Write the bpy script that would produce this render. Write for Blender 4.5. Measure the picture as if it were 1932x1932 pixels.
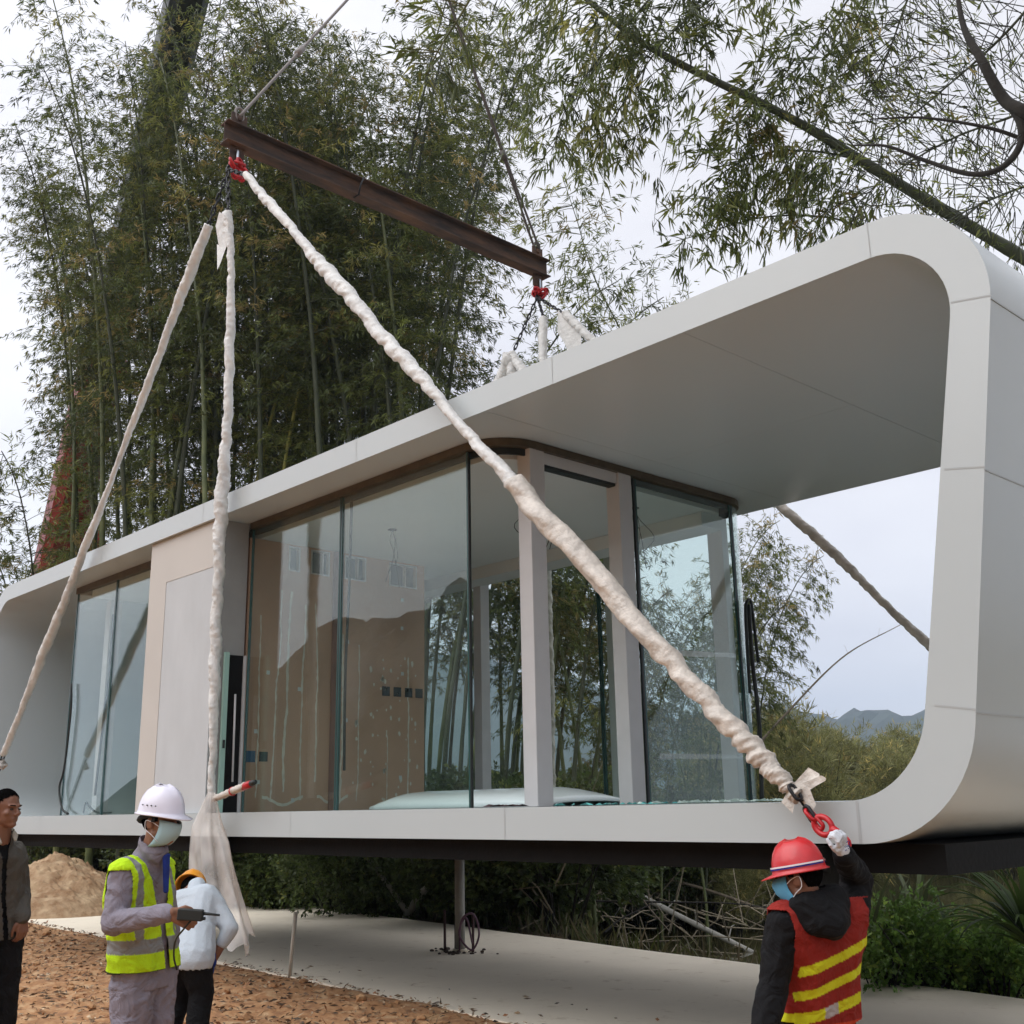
import bpy, bmesh, math, random
import numpy as np
from mathutils import Vector, Matrix
for o in list(bpy.data.objects): bpy.data.objects.remove(o, do_unlink=True)
random.seed(7); rng = np.random.default_rng(7)
S = bpy.context.scene; COL = S.collection
R = math.radians

# ---------------------------------------------------------------- camera
EYE = np.array([0., 0., 1.62]); FL = 2091.07 / 1932.0
YAW, PITCH, ROLL = R(43.3305), R(14.854), R(-1.1257)
_f = np.array([-math.cos(YAW)*math.cos(PITCH), math.sin(YAW)*math.cos(PITCH), math.sin(PITCH)])
_r0 = np.array([math.sin(YAW), math.cos(YAW), 0.]); _u0 = np.cross(_r0, _f)
_r = math.cos(ROLL)*_r0 + math.sin(ROLL)*_u0; _u = -math.sin(ROLL)*_r0 + math.cos(ROLL)*_u0
cd = bpy.data.cameras.new('camera'); cam = bpy.data.objects.new('camera', cd); COL.objects.link(cam)
cam.matrix_world = Matrix(((_r[0], _u[0], -_f[0], EYE[0]), (_r[1], _u[1], -_f[1], EYE[1]), (_r[2], _u[2], -_f[2], EYE[2]), (0, 0, 0, 1)))
cd.sensor_width = 36; cd.lens = 36*FL; cd.clip_start = .05; cd.clip_end = 6000
S.camera = cam
S.render.resolution_x = S.render.resolution_y = 1024
S.view_settings.view_transform = 'Standard'; S.view_settings.look = 'None'
S.view_settings.exposure = 0.40; S.view_settings.gamma = 1.0
# ---------------------------------------------------------------- sky and sun (overcast)
SUN_EL, SUN_AZ = 52, 200         # azimuth of the sun, degrees anticlockwise from +X
w = bpy.data.worlds.new('World'); S.world = w; w.use_nodes = True
nt = w.node_tree; nt.nodes.clear()
out = nt.nodes.new('ShaderNodeOutputWorld'); b1 = nt.nodes.new('ShaderNodeBackground'); b2 = nt.nodes.new('ShaderNodeBackground')
mx = nt.nodes.new('ShaderNodeMixShader'); sky = nt.nodes.new('ShaderNodeTexSky'); sky.sky_type = 'NISHITA'; sky.sun_disc = False
sky.sun_elevation = R(SUN_EL); sky.sun_rotation = R(90-SUN_AZ)
tc = nt.nodes.new('ShaderNodeTexCoord'); no = nt.nodes.new('ShaderNodeTexNoise'); no.inputs['Scale'].default_value = 2.2
no.inputs['Detail'].default_value = 5; no.inputs['Roughness'].default_value = .5
mp = nt.nodes.new('ShaderNodeMapping'); mp.inputs['Scale'].default_value = (1, 1, 2.6)
cr = nt.nodes.new('ShaderNodeValToRGB'); cr.color_ramp.elements[0].position = .36; cr.color_ramp.elements[1].position = .66
cr.color_ramp.elements[0].color = (.76, .75, .80, 1); cr.color_ramp.elements[1].color = (.96, .95, .97, 1)
nt.links.new(tc.outputs['Generated'], mp.inputs['Vector']); nt.links.new(mp.outputs[0], no.inputs['Vector'])
nt.links.new(no.outputs['Fac'], cr.inputs['Fac']); nt.links.new(cr.outputs[0], b2.inputs['Color'])
nt.links.new(sky.outputs[0], b1.inputs['Color']); b1.inputs['Strength'].default_value = .1; b2.inputs['Strength'].default_value = 1.0
mx.inputs[0].default_value = .93
nt.links.new(b1.outputs[0], mx.inputs[1]); nt.links.new(b2.outputs[0], mx.inputs[2]); nt.links.new(mx.outputs[0], out.inputs['Surface'])
sl = bpy.data.lights.new('sun', 'SUN'); sl.energy = 1.3; sl.angle = R(60); sl.color = (1, .995, .975)
so = bpy.data.objects.new('sun', sl); COL.objects.link(so)
sd = Vector((math.cos(R(SUN_AZ))*math.cos(R(SUN_EL)), math.sin(R(SUN_AZ))*math.cos(R(SUN_EL)), math.sin(R(SUN_EL))))
sd = Vector((-.25, -.62, .74)).normalized()
dt = nt.nodes.new('ShaderNodeVectorMath'); dt.operation = 'DOT_PRODUCT'; nt.links.new(tc.outputs['Generated'], dt.inputs[0]); dt.inputs[1].default_value = sd
m1 = nt.nodes.new('ShaderNodeMath'); m1.operation = 'MAXIMUM'; m1.inputs[1].default_value = 0; nt.links.new(dt.outputs['Value'], m1.inputs[0])
m2 = nt.nodes.new('ShaderNodeMath'); m2.operation = 'POWER'; m2.inputs[1].default_value = 2; nt.links.new(m1.outputs[0], m2.inputs[0])
m3 = nt.nodes.new('ShaderNodeMath'); m3.operation = 'MULTIPLY_ADD'; m3.inputs[1].default_value = 1.15; m3.inputs[2].default_value = .90; nt.links.new(m2.outputs[0], m3.inputs[0])
sx = nt.nodes.new('ShaderNodeSeparateXYZ'); nt.links.new(tc.outputs['Generated'], sx.inputs[0]); hz = nt.nodes.new('ShaderNodeMapRange'); hz.inputs['From Min'].default_value = .55; hz.inputs['From Max'].default_value = 0; hz.inputs['To Max'].default_value = .22; nt.links.new(sx.outputs['Z'], hz.inputs['Value'])
m4 = nt.nodes.new('ShaderNodeMath'); m4.operation = 'ADD'; nt.links.new(m3.outputs[0], m4.inputs[0]); nt.links.new(hz.outputs[0], m4.inputs[1]); nt.links.new(m4.outputs[0], b2.inputs['Strength'])
so.rotation_euler = sd.to_track_quat('Z', 'Y').to_euler()
sky.sun_elevation = math.asin(sd.z); sky.sun_rotation = math.atan2(sd.x, sd.y)

# ---------------------------------------------------------------- helpers
def V(*a): return np.array(a, float)
def at(px, py, D):               # photo pixel (1932 wide) at forward distance D -> world point
    return EYE + D*(_f + _r*(px-966)/2091.07 + _u*(966-py)/2091.07)
def nrm(v): v = np.asarray(v, float); return v/(np.linalg.norm(v)+1e-12)

def tag(o, label=None, cat=None, group=None, kind=None):
    if label: o['label'] = label
    if cat: o['category'] = cat
    if group: o['group'] = group
    if kind: o['kind'] = kind
    return o
def link(name, me, parent=None, loc=None):
    o = bpy.data.objects.new(name, me); COL.objects.link(o)
    if parent is not None: o.parent = parent
    if loc is not None: o.location = loc
    return o
def empty(name, loc=(0, 0, 0)):
    o = bpy.data.objects.new(name, None); COL.objects.link(o); o.location = loc; o.empty_display_size = .1
    return o
def mesh_np(name, verts, faces, mats=(), smooth=False, cols=None, midx=None):
    """faces: (m,k) int array (all same k)"""
    verts = np.asarray(verts, np.float32); faces = np.asarray(faces, np.int32)
    me = bpy.data.meshes.new(name); m, k = faces.shape
    me.vertices.add(len(verts)); me.vertices.foreach_set('co', verts.ravel())
    me.loops.add(m*k); me.loops.foreach_set('vertex_index', faces.ravel())
    me.polygons.add(m); me.polygons.foreach_set('loop_start', np.arange(m, dtype=np.int32)*k)
    try: me.polygons.foreach_set('loop_total', np.full(m, k, np.int32))
    except Exception: pass
    if midx is not None: me.polygons.foreach_set('material_index', np.asarray(midx, np.int32))
    me.polygons.foreach_set('use_smooth', np.full(m, smooth))
    me.update(calc_edges=True)
    if cols is not None: set_cols(me, cols)
    for mm in mats: me.materials.append(mm)
    return me
def set_cols(me, cols):
    c = np.ones((len(me.vertices), 4), np.float32); c[:, :3] = cols
    a = me.color_attributes.new('Col', 'FLOAT_COLOR', 'POINT'); a.data.foreach_set('color', c.ravel())

class MB:                        # mesh builder: collects shapes into ONE mesh
    def __init__(s): s.bm = bmesh.new(); s.mi = 0
    def _n(s, fs, smooth=False):
        for f in fs: f.material_index = s.mi; f.smooth = smooth
    def box(s, lo, hi, M=None):
        x0, y0, z0 = lo; x1, y1, z1 = hi
        P = [(x0,y0,z0),(x1,y0,z0),(x1,y1,z0),(x0,y1,z0),(x0,y0,z1),(x1,y0,z1),(x1,y1,z1),(x0,y1,z1)]
        if M is not None: P = [M @ Vector(q) for q in P]
        v = [s.bm.verts.new(q) for q in P]
        s._n([s.bm.faces.new([v[i] for i in q]) for q in ((0,3,2,1),(4,5,6,7),(0,1,5,4),(1,2,6,5),(2,3,7,6),(3,0,4,7))]); return s
    def tube(s, pts, rad, n=8, cap=True, smooth=True, rf=None):
        pts = [np.asarray(p, float) for p in pts]; k = len(pts)
        rad = [rad]*k if np.isscalar(rad) else rad
        rings = []; t0 = nrm(pts[1]-pts[0]); up = V(0, 0, 1) if abs(t0[2]) < .9 else V(1, 0, 0)
        nx = nrm(np.cross(up, t0))
        for i, p in enumerate(pts):
            t = nrm(pts[min(i+1, k-1)]-pts[max(i-1, 0)]); nx = nrm(nx-t*(nx@t)); ny = np.cross(t, nx)
            ring = []
            for j in range(n):
                a = 2*math.pi*j/n; r = rad[i] if rf is None else rf(i, a)*rad[i]
                ring.append(s.bm.verts.new(p+r*(math.cos(a)*nx+math.sin(a)*ny)))
            rings.append(ring)
        fs = []
        for i in range(k-1):
            for j in range(n): fs.append(s.bm.faces.new((rings[i][j], rings[i][(j+1)%n], rings[i+1][(j+1)%n], rings[i+1][j])))
        if cap: fs += [s.bm.faces.new(rings[0][::-1]), s.bm.faces.new(rings[-1])]
        s._n(fs, smooth); return s
    def loop(s, pts, r, n=8):    # closed tube
        pts = [np.asarray(p, float) for p in pts]; k = len(pts); c = sum(pts)/k; rings = []
        nn = nrm(np.cross(pts[1]-pts[0], pts[k//3]-pts[0]))
        for i, p in enumerate(pts):
            t = nrm(pts[(i+1)%k]-pts[i-1]); nx = nrm(np.cross(nn, t))
            rings.append([s.bm.verts.new(p+r*(math.cos(2*math.pi*j/n)*nx+math.sin(2*math.pi*j/n)*nn)) for j in range(n)])
        fs = [s.bm.faces.new((rings[i][j], rings[i][(j+1)%n], rings[(i+1)%k][(j+1)%n], rings[(i+1)%k][j])) for i in range(k) for j in range(n)]
        s._n(fs, True); return s
    def link(s, c, d, n, L, W, r):   # chain link: centre, long direction, plane side vector
        d = nrm(d); n = nrm(n-d*(np.asarray(n)@d)); P = []
        for k in range(16):
            a = 2*math.pi*k/16; x = math.cos(a)*W; y = math.sin(a)*W + (L-W if math.sin(a) > 0 else -(L-W))
            P.append(c+n*x+d*y)
        return s.loop(P, r, 6)
    def poly(s, pts): s._n([s.bm.faces.new([s.bm.verts.new(p) for p in pts])]); return s
    def ell(s, c, r, M=None, sub=2, smooth=True):
        g = bmesh.ops.create_icosphere(s.bm, subdivisions=sub, radius=1)
        A = np.eye(3) if M is None else np.array(M)   # columns = axes
        for v in g['verts']: v.co = Vector(np.asarray(c)+A@(np.array(v.co)*np.asarray(r)))
        s._n({f for v in g['verts'] for f in v.link_faces}, smooth); return s
    def build(s, name, mats, parent=None, bevel=0, loc=None):
        me = bpy.data.meshes.new(name); bmesh.ops.recalc_face_normals(s.bm, faces=s.bm.faces[:]); s.bm.to_mesh(me); s.bm.free()
        for m in (mats if isinstance(mats, (list, tuple)) else [mats]): me.materials.append(m)
        o = link(name, me, parent, loc)
        if bevel:
            b = o.modifiers.new('b', 'BEVEL'); b.width = bevel; b.segments = 2; b.limit_method = 'ANGLE'
        return o

# ---------------------------------------------------------------- materials
def mat(name, col=(.5, .5, .5), rough=.6, metal=0., var=0., vscale=4., bump=0., bscale=30., attr=False, col2=None, trans=0., spec=.5, coat=0., stretch=None):
    m = bpy.data.materials.new(name); m.use_nodes = True; nt = m.node_tree; N = nt.nodes; L = nt.links
    b = N['Principled BSDF']; b.inputs['Roughness'].default_value = rough; b.inputs['Metallic'].default_value = metal
    b.inputs['Specular IOR Level'].default_value = spec; b.inputs['Coat Weight'].default_value = coat
    b.inputs['Base Color'].default_value = (*col, 1)
    src = None
    tc = N.new('ShaderNodeTexCoord'); vec = tc.outputs['Object']
    if stretch:
        mp = N.new('ShaderNodeMapping'); mp.inputs['Scale'].default_value = stretch; L.new(vec, mp.inputs['Vector']); vec = mp.outputs[0]
    if attr:
        a = N.new('ShaderNodeAttribute'); a.attribute_name = 'Col'; src = a.outputs['Color']
    if var > 0 or col2:
        n = N.new('ShaderNodeTexNoise'); n.inputs['Scale'].default_value = vscale; n.inputs['Detail'].default_value = 6; n.inputs['Roughness'].default_value = .6
        L.new(vec, n.inputs['Vector'])
        if col2:
            r = N.new('ShaderNodeValToRGB'); r.color_ramp.elements[0].position = .35; r.color_ramp.elements[1].position = .65
            r.color_ramp.elements[0].color = (*col, 1); r.color_ramp.elements[1].color = (*col2, 1)
            L.new(n.outputs['Fac'], r.inputs['Fac']); src = r.outputs[0]
        if var > 0:
            mr = N.new('ShaderNodeMapRange'); mr.inputs['From Min'].default_value = .25; mr.inputs['From Max'].default_value = .75
            mr.inputs['To Min'].default_value = 1-var; mr.inputs['To Max'].default_value = 1+var*.6; L.new(n.outputs['Fac'], mr.inputs['Value'])
            mm = N.new('ShaderNodeVectorMath'); mm.operation = 'MULTIPLY'
            if src is None: mm.inputs[0].default_value = col
            else: L.new(src, mm.inputs[0])
            L.new(mr.outputs[0], mm.inputs[1]); src = mm.outputs[0]
    if src is not None: L.new(src, b.inputs['Base Color'])
    if bump > 0:
        n2 = N.new('ShaderNodeTexNoise'); n2.inputs['Scale'].default_value = bscale; n2.inputs['Detail'].default_value = 5
        L.new(vec, n2.inputs['Vector']); bp = N.new('ShaderNodeBump'); bp.inputs['Strength'].default_value = bump; bp.inputs['Distance'].default_value = .02
        L.new(n2.outputs['Fac'], bp.inputs['Height']); L.new(bp.outputs[0], b.inputs['Normal'])
    if trans > 0:
        t = N.new('ShaderNodeBsdfTranslucent'); ms = N.new('ShaderNodeMixShader'); ms.inputs[0].default_value = trans
        if src is not None: L.new(src, t.inputs['Color'])
        else: t.inputs['Color'].default_value = (*col, 1)
        L.new(b.outputs[0], ms.inputs[1]); L.new(t.outputs[0], ms.inputs[2]); L.new(ms.outputs[0], N['Material Output'].inputs['Surface'])
    return m
def glass_mat(name, tint, base=.07, rough=.0, film=0.):
    m = bpy.data.materials.new(name); m.use_nodes = True; nt = m.node_tree; N = nt.nodes; L = nt.links; N.clear()
    o = N.new('ShaderNodeOutputMaterial'); t = N.new('ShaderNodeBsdfTransparent'); t.inputs[0].default_value = (*tint, 1)
    g = N.new('ShaderNodeBsdfGlossy'); g.inputs['Roughness'].default_value = rough; g.inputs[0].default_value = (.95, 1, .98, 1)
    lw = N.new('ShaderNodeLayerWeight'); lw.inputs['Blend'].default_value = .5
    p = N.new('ShaderNodeMath'); p.operation = 'POWER'; p.inputs[1].default_value = 4.; L.new(lw.outputs['Facing'], p.inputs[0])
    q = N.new('ShaderNodeMath'); q.operation = 'MULTIPLY_ADD'; q.inputs[1].default_value = .9; q.inputs[2].default_value = base; q.use_clamp = True
    L.new(p.outputs[0], q.inputs[0]); ms = N.new('ShaderNodeMixShader'); L.new(q.outputs[0], ms.inputs[0])
    L.new(t.outputs[0], ms.inputs[1]); L.new(g.outputs[0], ms.inputs[2]); fin = ms.outputs[0]
    if film > 0:
        d = N.new('ShaderNodeBsdfDiffuse'); d.inputs[0].default_value = (.75, .75, .72, 1)
        n = N.new('ShaderNodeTexNoise'); n.inputs['Scale'].default_value = 1.3; n.inputs['Detail'].default_value = 4
        mr = N.new('ShaderNodeMapRange'); mr.inputs['From Min'].default_value = .4; mr.inputs['From Max'].default_value = .8; mr.inputs['To Max'].default_value = film
        tc = N.new('ShaderNodeTexCoord'); L.new(tc.outputs['Object'], n.inputs['Vector'])
        L.new(n.outputs['Fac'], mr.inputs['Value']); m2 = N.new('ShaderNodeMixShader'); L.new(mr.outputs[0], m2.inputs[0])
        L.new(fin, m2.inputs[1]); L.new(d.outputs[0], m2.inputs[2]); fin = m2.outputs[0]
    L.new(fin, o.inputs['Surface']); return m

M = {}
M['panel'] = mat('white_panel', (.475, .515, .52), .27, var=.03, vscale=.6, bump=.015, bscale=2.0, spec=.5)
M['seam'] = mat('seam', (.38, .40, .40), .7)
M['chassis'] = mat('black_steel', (.006, .006, .006), .7, var=.3, bump=.2, spec=.15)
M['interior'] = mat('interior_white', (.52, .54, .53), .7, var=.04, vscale=1.5)
M['pillar'] = mat('pillar_grey', (.50, .49, .49), .5, var=.06, vscale=5)
M['track'] = mat('track_bronze', (.10, .075, .045), .5, metal=.4, var=.4, vscale=8)
M['gasket'] = mat('gasket', (.012, .016, .015), .55)
M['brown'] = mat('brown_board', (.47, .285, .19), .85, var=.18, vscale=1.6, bump=.2, bscale=14)
M['plaster'] = mat('plaster_line', (.62, .57, .47), .9, var=.25, vscale=9)
M['beige'] = mat('beige_panel', (.52, .49, .45), .7, var=.05, vscale=1.2)
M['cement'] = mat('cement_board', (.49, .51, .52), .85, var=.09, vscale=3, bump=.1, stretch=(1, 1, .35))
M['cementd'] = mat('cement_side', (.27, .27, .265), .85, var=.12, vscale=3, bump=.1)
M['glass'] = glass_mat('glass', (.92, .965, .95), .035, film=.0)
M['glassf'] = glass_mat('glass_dusty', (.92, .965, .95), .035, film=.04)
M['gedge'] = mat('glass_edge', (.03, .075, .07), .2, spec=.5)
M['rust'] = mat('rusty_steel', (.055, .042, .038), .85, col2=(.125, .068, .04), var=.3, vscale=5, bump=.3, bscale=20, stretch=(1, .35, 1.6))
M['red'] = mat('red_paint', (.50, .012, .018), .4, var=.25, vscale=30, bump=.1)
M['chain'] = mat('dark_chain', (.02, .02, .022), .5, metal=.5)
M['wire'] = mat('wire_rope', (.10, .09, .085), .6, metal=.3)
M['wrap'] = mat('wrap_film', (.72, .71, .68), .38, var=.2, vscale=7, bump=1., bscale=15, trans=.12)
M['wrapd'] = mat('wrap_film_soiled', (.66, .60, .53), .42, var=.34, vscale=9, bump=1., bscale=15, trans=.1)
M['boomd'] = mat('boom_dark', (.012, .018, .014), .5, var=.2)
M['boomr'] = mat('boom_red', (.22, .02, .015), .5, var=.35, vscale=1.2)
M['culm'] = mat('culm', (.075, .10, .03), .5, var=.35, vscale=3, attr=False, col2=(.12, .135, .045))
M['culmd'] = mat('culm_dark', (.045, .055, .025), .6, var=.35, vscale=3)
M['culmy'] = mat('culm_yellow', (.26, .25, .04), .5, var=.2, vscale=3)
M['twig'] = mat('dry_twig', (.16, .13, .09), .8, var=.3)
M['leaf'] = mat('leaf', attr=True, rough=.45, trans=.42, spec=.4)
M['bark'] = mat('bark', (.022, .019, .015), .9, var=.4, vscale=12, bump=.5)
M['pole'] = mat('pole', (.34, .33, .29), .7, var=.2, vscale=6)
M['pvc'] = mat('pvc', (.55, .52, .45), .5, var=.1)
M['rebar'] = mat('rebar', (.10, .05, .05), .8, var=.3)
M['mauve'] = mat('hose_mauve', (.16, .08, .12), .6)

# ---------------------------------------------------------------- terrain
def smooth(a, b, x): t = np.clip((x-a)/(b-a), 0, 1); return t*t*(3-2*t)
_nr = np.random.default_rng(3); _nk = _nr.normal(size=(10, 2)); _np = _nr.uniform(0, 6.28, 10)
def fbm(x, y, f=1.):
    s = 0
    for i in range(10): s = s+np.sin((_nk[i, 0]*x+_nk[i, 1]*y)*f*(1+.45*i)+_np[i]+1.3*np.sin(_nk[i, 1]*x*f*.7+_np[-i]))/(1+.55*i)
    return s*.25
def slab_back(x): return 11.54+(x+19.18)*(-1.74/14.83)
def slab_front(x): return 7.03+(x+18.51)*(-.68/11.36)
WATER = -.9
def bank_far(x, y):
    q = x/np.maximum(y, 1.); return 22+26*smooth(-.70, -.56, q)
def height(x, y):
    x = np.asarray(x, float); y = np.asarray(y, float)
    h = .035*fbm(x, y, 1.1)-.02
    h = h-.22*smooth(-6.2, -3.8, x)*(1-smooth(6.0, 6.6, y))
    dirt_edge = smooth(slab_front(x)-.05, slab_front(x)+.35, y)
    h = h*(1-dirt_edge)-.10*dirt_edge
    # pond behind the slab on the right
    pond = smooth(slab_back(x)+.3, slab_back(x)+2.6, y)*smooth(-1.02, -.90, x/np.maximum(y, 1.)+.02*np.sin(y*.9))*smooth(-60, -48, x)
    pond = pond*(1-smooth(bank_far(x, y)-3, bank_far(x, y)+1.5, y))
    h = h-1.5*pond
    h = h+1.2*smooth(40, 70, y)*smooth(-60, 10, x)
    h = h+.5*smooth(-19, -26, x)*smooth(4, 8, y)
    # rough earth away from the dirt yard
    h = h+.12*fbm(x, y, .5)*smooth(12, 18, y)
    return h
def grid(name, x0, x1, y0, y1, st, mats, f=height, **kw):
    nx = int((x1-x0)/st)+1; ny = int((y1-y0)/st)+1
    X, Y = np.meshgrid(np.linspace(x0, x1, nx), np.linspace(y0, y1, ny)); Z = f(X, Y)
    v = np.stack([X, Y, Z], -1).reshape(-1, 3); i = np.arange(nx*ny).reshape(ny, nx)
    q = np.stack([i[:-1, :-1], i[:-1, 1:], i[1:, 1:], i[1:, :-1]], -1).reshape(-1, 4)
    return mesh_np(name, v, q, mats, True)

def soil_mat():
    m = mat('red_soil', (.30, .125, .05), .95, bump=.8, bscale=9); nt = m.node_tree; N = nt.nodes; L = nt.links; b = N['Principled BSDF']
    tc = N.new('ShaderNodeTexCoord')
    def noise(sc, det=8, ro=.65):
        n = N.new('ShaderNodeTexNoise'); n.inputs['Scale'].default_value = sc; n.inputs['Detail'].default_value = det; n.inputs['Roughness'].default_value = ro
        L.new(tc.outputs['Object'], n.inputs['Vector']); return n
    def ramp(n, els):
        r = N.new('ShaderNodeValToRGB'); r.color_ramp.elements[0].position = els[0][0]; r.color_ramp.elements[0].color = (*els[0][1], 1)
        r.color_ramp.elements[1].position = els[1][0]; r.color_ramp.elements[1].color = (*els[1][1], 1)
        for p, c in els[2:]: e = r.color_ramp.elements.new(p); e.color = (*c, 1)
        L.new(n.outputs['Fac'], r.inputs['Fac']); return r
    a = ramp(noise(7), [(.3, (.20, .10, .05)), (.72, (.54, .37, .21)), (.5, (.38, .195, .085))])
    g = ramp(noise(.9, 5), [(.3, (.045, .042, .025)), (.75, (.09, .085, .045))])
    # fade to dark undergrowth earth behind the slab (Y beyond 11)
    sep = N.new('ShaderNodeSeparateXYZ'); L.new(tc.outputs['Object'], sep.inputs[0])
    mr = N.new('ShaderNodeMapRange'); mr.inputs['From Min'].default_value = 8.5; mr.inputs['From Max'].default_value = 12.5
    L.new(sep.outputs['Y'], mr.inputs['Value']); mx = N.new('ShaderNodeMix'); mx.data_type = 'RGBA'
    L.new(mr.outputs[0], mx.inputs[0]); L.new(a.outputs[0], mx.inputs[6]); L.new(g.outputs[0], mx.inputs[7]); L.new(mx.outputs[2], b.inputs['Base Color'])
    return m
M['soil'] = soil_mat()
gm = grid('ground', -60, 60, -40, 80, .5, [M['soil']])
tag(link('ground', gm), kind='structure')
# fine sheet of the dirt yard in front of the slab, clods and all, laid on the same ground
def yard_h(X, Y):
    h = height(X, Y)+.012; c = fbm(X*3.1, Y*3.1, 1.6); d = fbm(X*7+3, Y*7, 2.1)
    k = 1-smooth(slab_front(X)-.25, slab_front(X)+.1, Y)
    return h+k*(.05*np.maximum(c, -.2)+.02*d)
ym = grid('dirt_yard', -22, -1, -1, 7.4, .05, [M['soil']], yard_h)
tag(link('dirt_yard', ym), kind='structure')
# far ground out to the horizon
fx = np.array([[-3000, -3000, -1.6], [3000, -3000, -1.6], [3000, 3000, -1.6], [-3000, 3000, -1.6]]); 
tag(link('plain', mesh_np('plain', fx, [[0, 1, 2, 3]], [mat('far_green', (.05, .07, .03), .9, var=.3, vscale=.02)])), kind='structure')

# concrete slab
def concrete():
    m = mat('concrete', (.90, .81, .66), .85, var=.10, vscale=.8, bump=.12, bscale=24); nt = m.node_tree; N = nt.nodes; L = nt.links; b = N['Principled BSDF']
    tc = N.new('ShaderNodeTexCoord'); v = N.new('ShaderNodeTexNoise'); v.inputs['Scale'].default_value = 3.5; v.inputs['Detail'].default_value = 7; v.inputs['Roughness'].default_value = .75
    L.new(tc.outputs['Object'], v.inputs['Vector']); r = N.new('ShaderNodeValToRGB'); r.color_ramp.elements[0].position = .57; r.color_ramp.elements[1].position = .68
    r.color_ramp.elements[0].color = (1, 1, 1, 1); r.color_ramp.elements[1].color = (.70, .65, .58, 1)
    L.new(v.outputs['Fac'], r.inputs['Fac']); old = b.inputs['Base Color'].links[0].from_socket
    mm = N.new('ShaderNodeMix'); mm.data_type = 'RGBA'; mm.blend_type = 'MULTIPLY'; mm.inputs[0].default_value = .8
    L.new(old, mm.inputs[6]); L.new(r.outputs[0], mm.inputs[7]); L.new(mm.outputs[2], b.inputs['Base Color']); return m
M['concrete'] = concrete()
mb = MB(); xs = np.linspace(-20.6, 4, 40)
top = []; 
for x in xs:
    fy, by = slab_front(x), slab_back(x)
    if x < -18.6: k = (-18.6-x)/2.; fy += .3*k; by -= 1.2*k*k
    top.append((x, fy+.02*math.sin(x*3), by+.02*math.sin(x*2.3)))
vt = [[mb.bm.verts.new((x, a, .0)), mb.bm.verts.new((x, b_, .0)), mb.bm.verts.new((x, a-.01, -.22)), mb.bm.verts.new((x, b_+.01, -.45))] for x, a, b_ in top]
for p, q in zip(vt[:-1], vt[1:]):
    mb.bm.faces.new((p[0], q[0], q[1], p[1])); mb.bm.faces.new((p[2], q[2], q[0], p[0])); mb.bm.faces.new((p[1], q[1], q[3], p[3]))
mb.bm.faces.new((vt[0][0], vt[0][1], vt[0][3], vt[0][2]))
tag(mb.build('pavement', M['concrete']), kind='structure')

# water
mw = bpy.data.materials.new('pond_water'); mw.use_nodes = True; b = mw.node_tree.nodes['Principled BSDF']
b.inputs['Base Color'].default_value = (.045, .042, .018, 1); b.inputs['Roughness'].default_value = .07; b.inputs['Specular IOR Level'].default_value = .6
n = mw.node_tree.nodes.new('ShaderNodeTexNoise'); n.inputs['Scale'].default_value = 3; n.inputs['Detail'].default_value = 3
bp = mw.node_tree.nodes.new('ShaderNodeBump'); bp.inputs['Strength'].default_value = .12; bp.inputs['Distance'].default_value = .02
mw.node_tree.links.new(n.outputs['Fac'], bp.inputs['Height']); mw.node_tree.links.new(bp.outputs[0], b.inputs['Normal'])
tag(link('water', mesh_np('water', [[-22, 9, WATER], [60, 9, WATER], [60, 75, WATER], [-22, 75, WATER]], [[0, 1, 2, 3]], [mw])), kind='structure')

# far hill range (seen through the terrace) and the wooded ridge on the camera's side (seen in the glass)
def ridge(name, cx, cy, ang, length, width, hgt, seed, mats, base=-2., n1=160, n2=30, am=1.):
    rr = np.random.default_rng(seed); k = rr.uniform(0, 6.28, 8); ca, sa = math.cos(ang), math.sin(ang)
    u = np.linspace(-1, 1, n1); v = np.linspace(-1, 1, n2); U, W = np.meshgrid(u, v)
    prof = .62+am*(.2*np.sin(3.1*U+k[0])+.12*np.sin(7.3*U+k[1])+.06*np.sin(15*U+k[2])+.03*np.sin(33*U+k[3]))+.015*np.sin(71*U+k[4])+.008*np.sin(163*U+k[5])
    prof = prof*np.clip((1-U**8), 0, 1); sh = np.clip(1-np.abs(W)**1.6, 0, 1)
    Z = hgt*prof*sh*(1+.08*np.sin(9*U+5*W+k[5])+.05*np.sin(21*U-11*W+k[6]))+hgt*.012*rr.normal(size=U.shape)*sh+base
    X = cx+ca*U*length-sa*W*width; Y = cy+sa*U*length+ca*W*width
    i = np.arange(n1*n2).reshape(n2, n1); q = np.stack([i[:-1, :-1], i[:-1, 1:], i[1:, 1:], i[1:, :-1]], -1).reshape(-1, 4)
    return tag(link(name, mesh_np(name, np.stack([X, Y, Z], -1).reshape(-1, 3), q, mats, False)), kind='structure')
M['hill'] = mat('hill_woods', (.02, .035, .018), .95, var=.5, vscale=.02)
M['hilln'] = mat('hill_woods_near', (.03, .04, .018), .95, var=.5, vscale=.12)
ridge('hills', -560, 1120, R(32), 900, 330, 238, 5, [M['hill']])
ridge('hill', -70, -130, R(8), 230, 55, 78, 9, [M['hilln']], n1=520, n2=40, am=.28)

# haze: one closed box of even, thin air
mh = bpy.data.materials.new('haze'); mh.use_nodes = True; N = mh.node_tree.nodes; N.clear(); oo = N.new('ShaderNodeOutputMaterial'); pv = N.new('ShaderNodeVolumePrincipled')
pv.inputs['Color'].default_value = (.66, .80, 1, 1); pv.inputs['Density'].default_value = .00042; pv.inputs['Anisotropy'].default_value = .2
mh.node_tree.links.new(pv.outputs[0], oo.inputs['Volume'])
mb = MB(); mb.box((-3100, -3100, -3.2), (3100, 3100, 300)); tag(mb.build('haze', mh), kind='stuff')
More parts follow.
